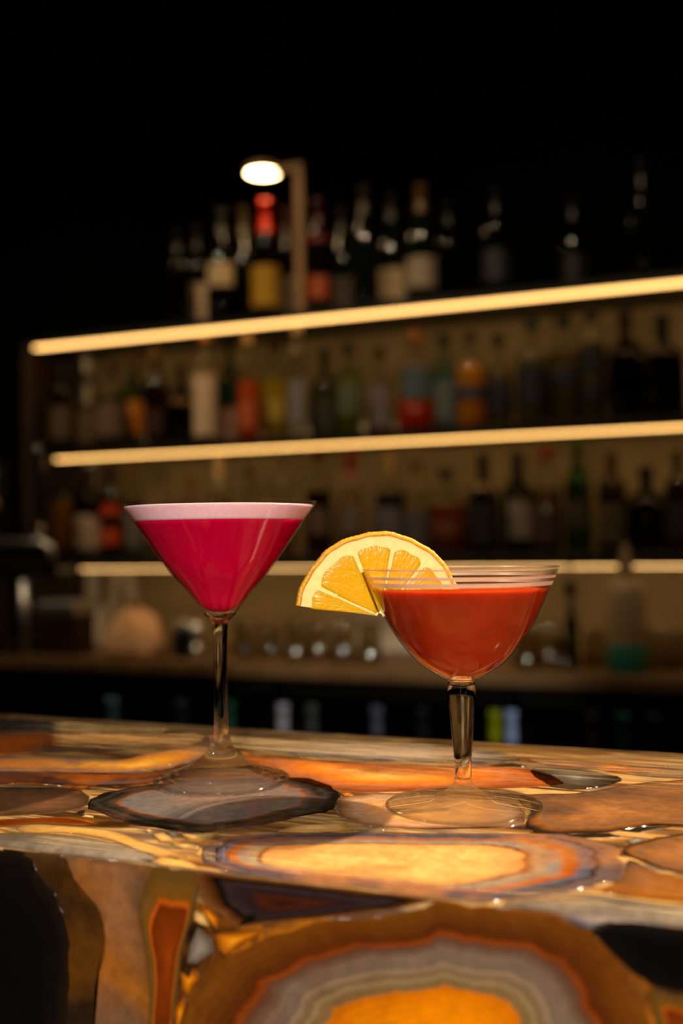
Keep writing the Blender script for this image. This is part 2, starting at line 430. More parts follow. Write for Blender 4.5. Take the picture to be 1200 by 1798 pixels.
top = [
 dict(px=312, n='wine_bottle', d='black wine bottle without label', h=170, w=44, k='wine', c=(9, 9, 9), dark=True, foil=.74, cap=(14, 14, 14), dy=.15),
 dict(px=346, n='wine_bottle', d='dark wine bottle with tall cream label', h=190, w=48, k='wine', c=DG, dark=True, foil=.74, cap=(40, 34, 22), label=(236, 205, 170), lz=(.06, .44), dy=.04),
 dict(px=388, n='wine_bottle', d='dark wine bottle with small square cream label', h=200, w=50, k='sloped', c=DB, dark=True, foil=.76, cap=(40, 36, 24), label=(226, 196, 150), lz=(.30, .50), dy=.10, lw=60),
 dict(px=428, n='wine_bottle', d='dark wine bottle with gold capsule and no label', h=215, w=46, k='sloped', c=DG, dark=True, foil=.74, cap=(96, 78, 40), dy=.12),
 dict(px=468, n='wine_bottle', d='wine bottle with bright red capsule and yellow label', h=208, w=52, k='wine', c=DB, dark=True, foil=.72, cap=(220, 50, 16), label=(224, 170, 40), lz=(.08, .42), dy=.08),
 dict(px=505, n='wine_bottle', d='dark wine bottle with pale lilac label', h=205, w=46, k='wine', c=DB, dark=True, foil=.76, cap=(60, 20, 16), label=(190, 168, 150), lz=(.08, .40), dy=.13),
 dict(px=562, n='wine_bottle', d='dark wine bottle with small orange label', h=200, w=46, k='wine', c=DB, dark=True, foil=.74, cap=(70, 16, 10), label=(190, 84, 24), lz=(.10, .30), lw=50, dy=.07, second=((120, 20, 12), .60, .66)),
 dict(px=603, n='wine_bottle', d='dark wine bottle with dull grey label', h=195, w=48, k='sloped', c=DG, dark=True, foil=.76, cap=(26, 22, 18), label=(104, 90, 78), lz=(.08, .36), dy=.08),
 dict(px=642, n='wine_bottle', d='dark unlabelled wine bottle with sloping shoulders', h=215, w=46, k='sloped', c=DG, dark=True, foil=.76, cap=(58, 46, 26), dy=.12),
 dict(px=690, n='wine_bottle', d='dark wine bottle with grey and cream label', h=212, w=54, k='sloped', c=DG, dark=True, foil=.76, cap=(44, 36, 22), label=(200, 172, 132), lz=(.10, .36), dy=.06),
 dict(px=741, n='wine_bottle', d='tall dark wine bottle with bronze capsule and greyish label', h=205, w=54, k='sloped', c=DG, dark=True, foil=.76, cap=(110, 76, 26), label=(160, 142, 118), lz=(.10, .36), dy=.08),
 dict(px=789, n='wine_bottle', d='black wine bottle with bare glass sides', h=190, w=48, k='wine', c=(8, 8, 8), dark=True, foil=.76, cap=(20, 18, 14), dy=.10),
 dict(px=872, n='wine_bottle', d='dim black bottle with dark blue-grey label', h=185, w=52, k='wine', c=(8, 8, 8), dark=True, foil=.76, cap=(14, 14, 14), label=(40, 42, 50), lz=(.1, .4), dy=.10),
 dict(px=1008, n='wine_bottle', d='dim black bottle with dark olive label', h=175, w=52, k='sloped', c=(8, 8, 8), dark=True, foil=.76, cap=(14, 14, 12), label=(32, 30, 20), lz=(.1, .4), dy=.12),
 dict(px=1130, n='wine_bottle', d='tall dim dark green bottle', h=210, w=54, k='wine', c=(10, 14, 8), dark=True, foil=.76, cap=(14, 14, 12), dy=.12),
]
row(top, ZTOPS[0], 480, 'top shelf', 'bottles on the top shelf')
mid = [
 dict(px=110, d='brown bottle with dull tan label', h=150, w=44, k='spirit', c=(120, 90, 60), liq=(60, 36, 16), label=(84, 66, 46)),
 dict(px=150, d='squat bottle with wide beige label', h=140, w=52, k='squat', c=CL, label=(120, 98, 70), cap=(30, 20, 14), liq=(90, 60, 30)),
 dict(px=196, d='broad bottle with pale brown label', h=150, w=58, k='squat', c=CL, label=(108, 86, 62), cap=(60, 40, 20), liq=(80, 50, 24)),
 dict(px=233, d='green-necked bottle with orange label', h=172, w=40, k='spirit', c=(40, 70, 24), dark=True, label=(226, 140, 26), lz=(.16, .50), cap=(150, 90, 30)),
 dict(px=274, d='dark reddish brown liqueur bottle', h=170, w=44, k='cone', c=(28, 12, 8), dark=True, label=(60, 34, 28), lz=(.1, .36), cap=(120, 84, 30)),
 dict(px=317, d='round black bottle with painted gold highlight', h=150, w=52, k='squat', c=(10, 9, 7), dark=True, cap=(120, 90, 40), second=((150, 116, 56), .50, .56)),  # gold shoulder band stands in for light highlights
 dict(px=362, d='tall slender bottle with long white label', h=196, w=42, k='slim', c=CL, label=(226, 196, 164), lz=(.06, .60), cap=(200, 140, 50), liq=(150, 120, 80), fill=.7),
 dict(px=402, d='dark green bottle with pink label', h=186, w=38, k='wine', c=(26, 52, 18), dark=True, label=(178, 138, 116), lz=(.04, .34), cap=(20, 34, 14)),
 dict(px=437, d='bottle of bright orange-red aperitif', h=188, w=42, k='spirit', c=CL, liq=(224, 82, 20), fill=.55, cap=(190, 160, 110), label=(196, 92, 40), lz=(.1, .36), lw=40),
 dict(px=485, d='bottle of yellow liqueur', h=184, w=52, k='spirit', c=CL, liq=(190, 160, 30), fill=.6, cap=(60, 44, 16), label=(176, 152, 48), lz=(.2, .4), lw=40),
 dict(px=524, d='tall clear bottle with silver cap', h=200, w=38, k='slim', c=CL, cap=(190, 170, 140), label=(130, 126, 124), lz=(.1, .5), lw=50),
 dict(px=571, d='dark olive bottle with black cap', h=160, w=52, k='squat', c=(40, 40, 18), dark=True, cap=(20, 16, 10), label=(44, 40, 24), lz=(.1, .45)),
 dict(px=613, d='pale green bottle with grey-green label', h=160, w=44, k='spirit', c=(170, 190, 120), cap=(16, 14, 10), label=(90, 98, 70), lz=(.2, .55), liq=(150, 150, 70)),
 dict(px=668, d='clear bottle with mauve label', h=158, w=52, k='squat', c=CL, cap=(80, 60, 40), label=(112, 98, 104), lz=(.1, .55), lw=45, liq=(130, 60, 60), fill=.14),
 dict(px=731, d='round-shouldered bottle with teal label and red liquid', h=176, w=70, k='squat', c=CL, cap=(130, 80, 36), label=(70, 92, 100), lz=(.30, .60), lw=45, liq=(214, 62, 18), fill=.30),
 dict(px=781, d='pale blue-green bottle with black cap', h=176, w=48, k='spirit', c=(150, 190, 190), cap=(12, 12, 12), label=(96, 106, 108), lz=(.1, .5), liq=(110, 140, 130)),
 dict(px=828, d='amber yellow bottle with dark band', h=170, w=54, k='squat', c=CL, liq=(230, 160, 30), fill=.66, cap=(60, 36, 14), label=(56, 56, 66), lz=(.28, .42)),
 dict(px=876, d='clear bottle with dark navy square label', h=170, w=52, k='squat', c=CL, cap=(40, 38, 44), label=(34, 34, 46), lz=(.18, .52), lw=60, liq=(120, 100, 50), fill=.62),
 dict(px=936, d='clear bottle with round navy label', h=190, w=60, k='squat', c=CL, cap=(26, 26, 30), label=(14, 18, 34), lz=(.14, .55), lw=60, round_label=True, liq=(110, 92, 44), fill=.64),
 dict(px=992, d='clear broad bottle with small navy label', h=200, w=60, k='spirit', c=CL, cap=(20, 20, 20), label=(28, 30, 40), lz=(.34, .52), lw=45, liq=(120, 98, 46), fill=.66),
 dict(px=1042, d='clear tall bottle with navy label in two blocks', h=196, w=46, k='slim', c=CL, cap=(18, 18, 20), label=(22, 24, 36), lz=(.18, .32), second=((22, 24, 36), .42, .66), liq=(110, 90, 42), fill=.7),
 dict(px=1100, d='wide brown bottle with black stopper', h=205, w=66, k='squat', c=(70, 50, 20), cap=(10, 10, 10), liq=(48, 32, 12), fill=.7, sq=.4),
 dict(px=1166, d='black square bottle with tan shoulder band', h=180, w=66, k='squat', c=(6, 6, 6), dark=True, cap=(8, 8, 8), second=((70, 48, 22), .60, .64), sq=.5),
]
row(mid, ZTOPS[1], 700, 'middle shelf', 'bottles on the middle shelf')
low = [
 dict(px=112, d='amber bottle with dark cap', h=150, w=38, k='spirit', c=CL, liq=(150, 96, 16), fill=.66, cap=(16, 14, 10)),
 dict(px=156, d='bottle with plain off-white label', h=160, w=50, k='spirit', c=(60, 46, 30), label=(188, 164, 148), lz=(.10, .46), cap=(70, 50, 30), liq=(60, 36, 16)),
 dict(px=196, d='dark bottle with two orange-red labels', h=160, w=36, k='wine', c=(20, 12, 8), dark=True, label=(206, 72, 18), lz=(.14, .32), second=((196, 64, 18), .46, .58), cap=(30, 16, 10)),
 dict(px=232, d='bottle with silver grey label behind the martini rim', h=165, w=44, k='spirit', c=CL, label=(132, 130, 132), lz=(.10, .46), cap=(170, 130, 70), liq=(90, 60, 30)),
 dict(px=282, d='clear bottle with grey cap', h=150, w=46, k='squat', c=CL, cap=(96, 80, 60), label=(120, 104, 80), lz=(.2, .5)),
 dict(px=335, d='amber bottle with gold cap', h=140, w=46, k='squat', c=CL, cap=(190, 140, 40), liq=(170, 110, 30)),
 dict(px=386, d='bottle with long white neck wrap', h=176, w=44, k='wine', c=CL, cap=(210, 186, 150), foil=.80, liq=(120, 90, 50)),
 dict(px=440, d='clear bottle with pale cap', h=158, w=44, k='spirit', c=CL, cap=(140, 120, 92), label=(128, 112, 90), lz=(.2, .5)),
 dict(px=497, d='clear conical bottle', h=186, w=50, k='cone', c=CL, cap=(80, 66, 46), liq=(140, 110, 60), fill=.4),
 dict(px=560, d='bottle with rust cap and dark red liquid', h=188, w=50, k='spirit', c=CL, cap=(130, 50, 26), liq=(70, 22, 14), label=(90, 70, 60), lz=(.2, .45), lw=45),
 dict(px=617, d='slim bottle with crimson neck wrap', h=180, w=42, k='wine', c=CL, cap=(120, 24, 30), foil=.74, liq=(120, 80, 40), label=(110, 96, 84), lz=(.2, .5), lw=50),
 dict(px=686, d='bottle with tall cream stopper and lilac label', h=180, w=56, k='squat', c=CL, cap=(230, 200, 156), capz=.78, label=(92, 86, 96), lz=(.12, .46), liq=(60, 40, 34)),
 dict(px=733, d='clear bottle with lilac label and gold collar', h=165, w=44, k='spirit', c=CL, cap=(90, 60, 30), label=(86, 80, 88), lz=(.1, .45), second=((150, 110, 60), .78, .82)),
 dict(px=785, d='broad bottle of orange-brown brandy', h=150, w=76, k='squat', c=CL, cap=(60, 60, 66), liq=(150, 70, 18), fill=.58, label=(104, 54, 20), lz=(.2, .4), lw=40),
 dict(px=850, d='black-wrapped bottle with slim black cap', h=176, w=56, k='squat', c=(10, 10, 9), dark=True, cap=(10, 10, 10), capz=.74, label=(20, 20, 18), lz=(.1, .5), second=((150, 120, 66), .655, .68)),
 dict(px=910, d='black bottle with bright grey label', h=178, w=58, k='squat', c=(10, 8, 8), dark=True, cap=(12, 12, 12), capz=.72, label=(124, 112, 106), lz=(.14, .52), lw=50),
 dict(px=963, d='bottle with dark red cap and brown liquid', h=186, w=50, k='spirit', c=CL, cap=(120, 20, 20), liq=(70, 36, 16), label=(60, 40, 30), lz=(.1, .4)),
 dict(px=1016, d='green bottle with lime cap', h=200, w=46, k='wine', c=(24, 60, 10), dark=True, cap=(120, 180, 40), second=((60, 120, 20), .64, .70), label=(54, 50, 26), lz=(.2, .5)),
 dict(px=1076, d='olive bottle with tan label', h=176, w=50, k='spirit', c=(90, 80, 40), cap=(70, 40, 20), label=(72, 60, 32), lz=(.1, .5), liq=(50, 40, 16)),
 dict(px=1136, d='wide black flask bottle', h=150, w=76, k='squat', c=(8, 7, 7), dark=True, cap=(10, 10, 10), second=((60, 46, 24), .66, .69)),
 dict(px=1192, d='dark brown bottle at the frame edge', h=178, w=46, k='spirit', c=(30, 20, 10), dark=True, cap=(70, 54, 26), label=(40, 28, 18)),
]
row(low, ZTOPS[2], 900, 'lowest shelf', 'bottles on the lowest shelf')

# fridge bottles: only caps and necks show above the bar counter; palest caps are painted light glints
fb = [
 (196, (200, 215, 215), (220, 235, 230), 'clear soda bottle with cap painted as a glint'), (318, (110, 110, 110), (120, 120, 120), 'grey soda bottle with dull cap'),
 (402, (40, 120, 80), (70, 150, 110), 'green mixer bottle with green cap'), (497, (150, 150, 165), (170, 170, 185), 'clear mixer bottle with cap painted as a glint'),
 (548, (110, 115, 110), (120, 125, 120), 'pale mixer bottle with grey cap'), (662, (120, 125, 150), (150, 155, 180), 'clear mixer bottle with bluish cap'),
 (742, (50, 50, 56), (50, 50, 56), 'dim grey mixer bottle'), (868, (190, 200, 20), (205, 215, 20), 'bottle of lime yellow cordial'),
 (898, (140, 170, 220), (150, 175, 220), 'bottle with cap painted as a light-blue glint'), (1040, (60, 20, 20), (70, 22, 22), 'dark red mixer bottle'),
 (1094, (20, 120, 80), (24, 120, 80), 'emerald green bottle'), (1150, (40, 30, 22), (44, 32, 24), 'brown mixer bottle with dark cap')]
for px, c, cc, d in fb:
    yy = 1262 + (px - 600) * .03
    dy = YS - .02 + random.uniform(0, .05)
    p = on_y(px, yy - 22, dy); hh = p.z - ZR
    s = depth_of(p) / FPX
    bottle('mixer_bottle', (p.x, dy, ZR + .0006), hh, 21 * s, 'wine', c, liq=c, fill=.8, cap=cc, foil=.78, text=d + ' in the fridge under the worktop', group='bottles in the fridge')

# ------------------------------------------------------------------ lamp on the top shelf
YLP = YS + .018
lh = on_y(462, 305, YLP); lp = on_y(526, 330, YLP)
LAMP = empty('shelf_lamp', (lp.x, YLP, ZTOPS[0]))
tag(LAMP, 'lit downlight lamp with round head on an upright post above the wine bottles', 'lamp')
hz = lh.z - ZTOPS[0]; hx = lh.x - lp.x
obj('base', *lathe([(0, 0), (.014, 0), (.014, .006), (.012, .010), (0, .010)], 24), M['lampbody'], LAMP)
obj('post', *box(-.011, .011, -.007, .007, .008, hz - .004, .002), M['lampbody'], LAMP)
obj('arm', *box(hx, .011, -.009, .009, hz - .006, hz + .012, .003), M['lampbody'], LAMP)
hd = obj('head', *lathe([(.044, .001), (.047, 0), (.049, .003), (.049, .016), (.040, .022), (0, .022)], 40), M['lampbody'], LAMP, loc=(hx, 0, hz))
tag(obj('diffuser', *lathe([(0, .001), (.044, .001), (.044, .004), (0, .004)], 40), M['lampdisc'], hd), 'glowing round diffuser')

# ------------------------------------------------------------------ things on the back worktop
def wt_at(px, dy=.0): 
    p = on_y(px, 1130, YS - .06 + dy); return p, depth_of(p) / FPX
# beer tap tower at the far end
p, s = wt_at(48, -.02)
tp = empty('beer_tap', (p.x, YS - .08, ZC)); tag(tp, 'black and chrome beer tap tower on the back worktop', 'tap')
zz = lambda y, x=48: on_y(x, y, YS - .08).z - ZC
xx = lambda x: on_y(x, 950, YS - .08).x - p.x
obj('base', *box(xx(-40), xx(60), -.05, .05, 0, .02, .004), M['gloss_black'], tp)
obj('column', *box(xx(-45), xx(2), -.035, .035, .02, zz(800), .006), M['gloss_black'], tp)
obj('trim', *tube([(xx(4), -.04, zz(1000)), (xx(4), -.04, zz(800))], .006), M['chrome'], tp, smooth=True)
obj('knob', *lathe([(0, -.02), (.012, -.018), (.018, -.006), (.018, .006), (.012, .018), (0, .02)], 20), M['steel'], tp, smooth=True, loc=(xx(9), -.055, zz(886)))
obj('spout', *tube([(xx(15), -.05, zz(952)), (xx(95), -.05, zz(953)), (xx(108), -.05, zz(962)), (xx(110), -.05, zz(985))], .011), M['steel'], tp, smooth=True)
obj('body', *box(xx(8), xx(118), -.045, .03, zz(1015), zz(962), .008), M['gloss_black'], tp)
obj('collar', *lathe([(0, 0), (.013, 0), (.015, .01), (.015, .03), (.008, .036), (0, .036)], 20), M['chrome'], tp, smooth=True, loc=(xx(80), -.03, zz(945)))
obj('handle', *lathe([(0, 0), (.010, 0), (.013, .03), (.019, .10), (.019, .20), (.012, .235), (0, .24)], 20), M['gloss_black'], tp, smooth=True, loc=(xx(80), -.03, zz(925)))
obj('drain_pipe', *tube([(xx(60), -.045, 0.001), (xx(60), -.045, zz(1018))], .014), M['steel'], tp, smooth=True)
# dark knock box
p, s = wt_at(118)
kb = empty('storage_tin', (p.x, YS - .06, ZC)); tag(kb, 'dark brown square tin with steel lid beside the beer tap', 'tin')
obj('body', *box(-.058, .058, -.05, .05, 0, .115, .006), principled('dark_tin', lin((44, 20, 14)), .4, noise=.3), kb)
obj('lid', *box(-.060, .060, -.052, .052, .115, .150, .006), M['steel'], kb)
# paper bag / folded cloth heap
p, s = wt_at(236)
V, F = lathe([(0, 0), (.085, 0), (.092, .02), (.085, .055), (.062, .095), (.03, .118), (0, .124)], 36)
V = [(x * (1.05 + .10 * math.sin(5 * math.atan2(y, x) + z * 60)), y * .6 * (1 + .1 * math.cos(7 * math.atan2(y, x) + z * 40)), z * (1 + .12 * math.sin(3 * math.atan2(y, x)))) for x, y, z in V]
tag(obj('folded_cloth', V, F, principled('peach_cloth', lin((226, 176, 128)), .8, noise=.3, nscale=25, bump=.4), smooth=True, loc=(p.x, YS - .06, ZC)), 'crumpled peach cloth heaped on the back worktop', 'cloth')
# jar with steel lid
p, s = wt_at(318)
jr = empty('jar', (p.x, YS - .05, ZC)); tag(jr, 'small black jar between the crumpled cloth and the martini stem', 'jar')
obj('body', *lathe([(0, 0), (.026, 0), (.028, .004), (.028, .07), (.022, .08), (0, .08)], 24), M['gloss_black'], jr, smooth=True)
obj('lid', *lathe([(0, .08), (.024, .08), (.024, .094), (.020, .097), (0, .097)], 24), M['steel'], jr)
p, s = wt_at(342)
sh = empty('jigger', (p.x, YS - .05, ZC)); tag(sh, 'steel double jigger next to the black jar', 'jigger')
obj('lower_cup', *lathe([(.020, 0), (.021, 0), (.008, .04), (.007, .04), (.019, .001)], 24), M['steel'], sh, smooth=True)
obj('upper_cup', *lathe([(.007, .04), (.008, .04), (.022, .09), (.021, .09), (.006, .042)], 24), M['steel'], sh, smooth=True)
# upturned tumblers
def tumbler(px, dy, hgt, rad, text):
    p, s = wt_at(px, dy)
    t = empty('tumbler', (p.x, YS - .06 + dy, ZC)); tag(t, text, 'glass', 'tumblers on the back worktop')
    obj('wall', *lathe([(rad, 0.0005), (rad, .002), (rad * .86, hgt), (rad * .8, hgt + .001), (rad * .8, hgt - .006), (rad * .92, .002), (rad * .94, .0005)], 28), bglass((200, 190, 165)), t, smooth=True)
    obj('base_disc', *lathe([(0, hgt - .006), (rad * .8, hgt - .006), (rad * .84, hgt + .001), (rad * .8, hgt + .003), (0, hgt + .003)], 28), bglass((220, 205, 170)), t, smooth=True)
pos = [(430, .02), (476, .05), (520, .0), (560, .04), (604, .02), (650, -.02), (925, .0), (962, .05), (990, .0), (1046, .04), (1160, .02), (1196, .05)]
for k, (px, dy) in enumerate(pos):
    tumbler(px, dy, random.uniform(.085, .105), random.uniform(.030, .036), 'upturned clear tumbler, %s from the jigger along the back worktop' % ORD[k])
# tall pale squeeze bottle
p, s = wt_at(1102, -.02)
sb = empty('squeeze_bottle', (p.x, YS - .08, ZC)); tag(sb, 'tall pale squeeze bottle with teal base and pointed nozzle', 'bottle')
hh = on_y(1102, 955, YS - .08).z - ZC; rr = 34 * s
obj('body', *lathe([(0, .0), (rr * .95, 0), (rr, .005), (rr, hh * .60), (rr * .85, hh * .68), (rr * .5, hh * .74), (0, hh * .74)], 28), principled('pale_plastic', lin((170, 146, 112)), .4, sss=.3, noise=.2), sb, smooth=True)
obj('base_sleeve', *lathe([(rr * 1.02, .001), (rr * 1.03, .002), (rr * 1.03, hh * .22), (rr * 1.01, hh * .225)], 28), paint((30, 110, 90)), sb, smooth=True)
obj('nozzle', *lathe([(rr * .5, hh * .74), (rr * .48, hh * .78), (rr * .16, hh * .98), (rr * .12, hh), (0, hh)], 20), principled('nozzle_plastic', lin((150, 128, 98)), .4, noise=.1), sb, smooth=True)
p, s = wt_at(1004, .02)
pb = empty('bitters_bottle', (p.x, YS - .04, ZC)); tag(pb, 'slim black bitters bottle in front of the lowest light line', 'bottle')
obj('body', *lathe([(0, 0), (.016, 0), (.018, .004), (.018, .10), (.009, .13), (.009, .17), (0, .17)], 20), M['gloss_black'], pb, smooth=True)
obj('cap', *lathe([(0, .17), (.012, .17), (.012, .20), (.004, .205), (0, .206)], 20), M['black'], pb)
# unlit second lamp head high above the shelf
q = on_y(240, 350, YS - .3)

# ------------------------------------------------------------------ bar counter of agate slices
BAR = empty('bar_counter', (0, (YF + YB) / 2, 0))
tag(BAR, 'polished bar counter of backlit amber and grey agate slices holding both cocktails', 'counter')
oy = -(YF + YB) / 2
def slab_profile():
    R1, R2 = .006, .012; th = .014
    P = []
    P.append((YF, ZT - th))
    for k in range(7):
        a = math.pi - k / 6 * math.pi / 2
        P.append((YF + R1 + R1 * math.cos(a), ZT - R1 + R1 * math.sin(a)))
    for k in range(9): P.append((YF + R1 + (YB - R2 - YF - R1) * (k + 1) / 10, ZT))
    for k in range(7):
        a = math.pi / 2 - k / 6 * math.pi / 2
        P.append((YB - R2 + R2 * math.cos(a), ZT - R2 + R2 * math.sin(a)))
    P.append((YB, ZT - th - .012)); P.append((YF + .02, ZT - th - .012)); P.append((YF + .02, ZT - th))
    return P
PR = slab_profile(); xa, xb, nx = -1.7, 1.0, 2
V = [(xa + (xb - xa) * i / (nx - 1), y + oy, z) for i in range(nx) for y, z in PR]
n = len(PR); F = []
for i in range(nx - 1):
    for k in range(n):
        j = (k + 1) % n
        F.append((i * n + k, (i + 1) * n + k, (i + 1) * n + j, i * n + j))
F += [tuple(range(n)), tuple(reversed(range((nx - 1) * n, nx * n)))]
def resin(front=False):
    m, nt, out = newmat('amber_resin_front' if front else 'amber_resin_with_stone_grains'); L = nt.links.new
    tc = N(nt, 'ShaderNodeTexCoord')
    mp = N(nt, 'ShaderNodeMapping'); mp.inputs['Scale'].default_value = (30, 30, 30) if front else (7, 60, 60); L(tc.outputs['Object'], mp.inputs[0])
    nz = N(nt, 'ShaderNodeTexNoise'); nz.inputs['Scale'].default_value = 1.0; nz.inputs['Detail'].default_value = 5; nz.inputs['Distortion'].default_value = 1.2
    L(mp.outputs[0], nz.inputs['Vector'])
    cr = N(nt, 'ShaderNodeValToRGB'); el = cr.color_ramp.elements
    st = [(.30, (18, 11, 8)), (.40, (70, 42, 16)), (.47, (126, 84, 38)), (.53, (190, 148, 84)), (.58, (112, 92, 76)), (.66, (96, 56, 20)), (.76, (40, 26, 16))] if not front else [(.30, (14, 8, 4)), (.42, (60, 32, 8)), (.50, (110, 60, 10)), (.58, (160, 92, 10)), (.66, (84, 50, 24)), (.74, (40, 22, 8)), (.80, (20, 12, 6))]
    for i, (p_, c) in enumerate(st):
        e = el[i] if i < 2 else el.new(p_)
        e.position = p_; e.color = (*lin(c), 1)
    L(nz.outputs['Fac'], cr.inputs[0])
    p = N(nt, 'ShaderNodeBsdfPrincipled'); p.inputs['Roughness'].default_value = .34
    L(cr.outputs[0], p.inputs['Base Color']); L(cr.outputs[0], p.inputs['Emission Color']); p.inputs['Emission Strength'].default_value = .08  # weak emission stands in for light from behind
    mp2 = N(nt, 'ShaderNodeMapping'); mp2.inputs['Scale'].default_value = (26, 420, 420); L(tc.outputs['Object'], mp2.inputs[0])
    n3 = N(nt, 'ShaderNodeTexNoise'); n3.inputs['Scale'].default_value = 1; n3.inputs['Detail'].default_value = 3; L(mp2.outputs[0], n3.inputs['Vector'])
    bp = N(nt, 'ShaderNodeBump'); bp.inputs['Strength'].default_value = .25; bp.inputs['Distance'].default_value = .001
    L(n3.outputs['Fac'], bp.inputs['Height']); L(bp.outputs[0], p.inputs['Normal'])
    L(p.outputs[0], out.inputs[0]); return m
M['resin'] = resin()
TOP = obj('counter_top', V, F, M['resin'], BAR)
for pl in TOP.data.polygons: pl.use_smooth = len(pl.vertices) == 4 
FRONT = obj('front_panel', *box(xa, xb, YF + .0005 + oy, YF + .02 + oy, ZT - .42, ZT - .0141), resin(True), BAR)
obj('cladding', *box(xa, xb, YF + .05 + oy, YB - .02 + oy, .0, ZT - .027), M['black'], BAR)
obj('kick_panel', *box(xa, xb, YF + .004 + oy, YF + .05 + oy, .0, ZT - .42), M['darkwood'], BAR)

# stone types: (band position, sRGB colour)
A = {}
A['grey'] = agate('agate_grey_black_rim', [(0, (139, 123, 113)), (.45, (123, 113, 108)), (.70, (118, 112, 115)), (.735, (144, 82, 33)), (.75, (98, 54, 25)), (.775, (61, 56, 52)), (.84, (28, 25, 23)), (.90, (54, 51, 48)), (.95, (18, 16, 15)), (1, (10, 9, 8))], wob=.09, wscale=34, glow=.03, mottle=.3, patch=(144, 98, 75), pamt=.35, pscale=20)
A['mauve'] = agate('agate_mauve_brown', [(0, (150, 80, 24)), (.25, (126, 62, 22)), (.5, (92, 60, 46)), (.75, (112, 88, 84)), (.92, (84, 50, 30)), (1, (60, 36, 22))], wob=.2, wscale=12, glow=.08, patch=(190, 96, 18), pamt=.85, pscale=14)
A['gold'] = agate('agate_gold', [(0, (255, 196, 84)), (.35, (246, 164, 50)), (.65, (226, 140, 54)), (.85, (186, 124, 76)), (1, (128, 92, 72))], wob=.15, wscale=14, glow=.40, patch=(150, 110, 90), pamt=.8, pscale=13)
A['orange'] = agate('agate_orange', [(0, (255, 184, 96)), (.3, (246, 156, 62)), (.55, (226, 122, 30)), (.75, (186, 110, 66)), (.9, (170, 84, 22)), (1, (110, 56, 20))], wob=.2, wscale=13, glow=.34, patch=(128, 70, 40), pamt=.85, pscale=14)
A['cream'] = agate('agate_cream_grey', [(0, (200, 178, 158)), (.4, (178, 160, 148)), (.7, (142, 130, 128)), (.84, (92, 88, 104)), (.93, (34, 32, 40)), (1, (70, 56, 50))], wob=.12, wscale=16, glow=.05, patch=(206, 160, 96), pamt=.5)
A['slate'] = agate('agate_slate', [(0, (130, 122, 118)), (.3, (92, 84, 80)), (.6, (66, 58, 52)), (.85, (50, 42, 36)), (1, (30, 24, 20))], wob=.2, wscale=20, glow=.02, patch=(120, 90, 60), pamt=.4)
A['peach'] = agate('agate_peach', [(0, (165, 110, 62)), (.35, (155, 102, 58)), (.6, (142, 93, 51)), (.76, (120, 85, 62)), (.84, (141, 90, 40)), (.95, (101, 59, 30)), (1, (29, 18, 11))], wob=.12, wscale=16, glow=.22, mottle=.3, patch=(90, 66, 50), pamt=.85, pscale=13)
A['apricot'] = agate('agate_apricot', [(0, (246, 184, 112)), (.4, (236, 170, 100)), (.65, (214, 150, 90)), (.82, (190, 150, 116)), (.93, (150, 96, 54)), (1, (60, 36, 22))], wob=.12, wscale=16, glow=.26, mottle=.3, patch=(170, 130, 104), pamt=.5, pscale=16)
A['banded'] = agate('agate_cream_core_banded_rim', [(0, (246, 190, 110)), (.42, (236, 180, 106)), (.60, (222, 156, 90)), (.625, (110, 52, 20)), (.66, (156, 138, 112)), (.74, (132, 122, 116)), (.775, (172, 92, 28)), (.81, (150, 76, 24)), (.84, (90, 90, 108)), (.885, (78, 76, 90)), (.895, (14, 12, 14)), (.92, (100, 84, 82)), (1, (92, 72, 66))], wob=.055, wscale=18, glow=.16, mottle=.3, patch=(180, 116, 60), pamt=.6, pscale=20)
A['ivory'] = agate('agate_ivory_fibrous', [(0, (148, 135, 118)), (.5, (135, 122, 108)), (.8, (122, 108, 94)), (1, (122, 94, 58))], wob=.16, wscale=24, glow=.04, mottle=.4, patch=(86, 78, 72), pamt=.6, pscale=22)
A['sand'] = agate('agate_sand_gold_light', [(0, (220, 174, 96)), (.5, (210, 162, 84)), (.85, (190, 142, 74)), (1, (140, 100, 54))], wob=.12, wscale=20, glow=.10)  # sand stone with golden light painted into its yellow
A['black'] = agate('agate_black', [(0, (9, 9, 10)), (.6, (11, 10, 11)), (.85, (16, 12, 10)), (1, (30, 20, 12))], wob=.15, wscale=12, glow=.01, mottle=.2, rough=.2, spec=.12)
A['mocha'] = agate('agate_mocha', [(0, (136, 98, 70)), (.35, (128, 88, 60)), (.6, (116, 80, 54)), (.8, (100, 72, 52)), (1, (72, 48, 28))], wob=.22, wscale=20, glow=.10, mottle=.3, patch=(156, 90, 16), pamt=.75, pscale=16)
A['umber'] = agate('agate_umber', [(0, (50, 32, 20)), (.5, (40, 26, 16)), (.8, (60, 36, 12)), (1, (70, 46, 24))], wob=.22, wscale=20, glow=.05, mottle=.3, patch=(98, 58, 14), pamt=.7, pscale=16)
A['olive'] = agate('agate_olive_red', [(0, (130, 54, 8)), (.30, (112, 46, 8)), (.56, (96, 40, 8)), (.62, (176, 78, 14)), (.68, (110, 70, 20)), (.85, (98, 66, 24)), (1, (84, 58, 24))], wob=.06, wscale=12, glow=.24, mottle=.15)
A['plum'] = agate('agate_plum', [(0, (40, 20, 18)), (.25, (70, 30, 14)), (.45, (40, 26, 27)), (.68, (52, 38, 38)), (.78, (12, 8, 7)), (.9, (90, 48, 18)), (1, (110, 70, 36))], wob=.14, wscale=18, glow=.06, mottle=.2)
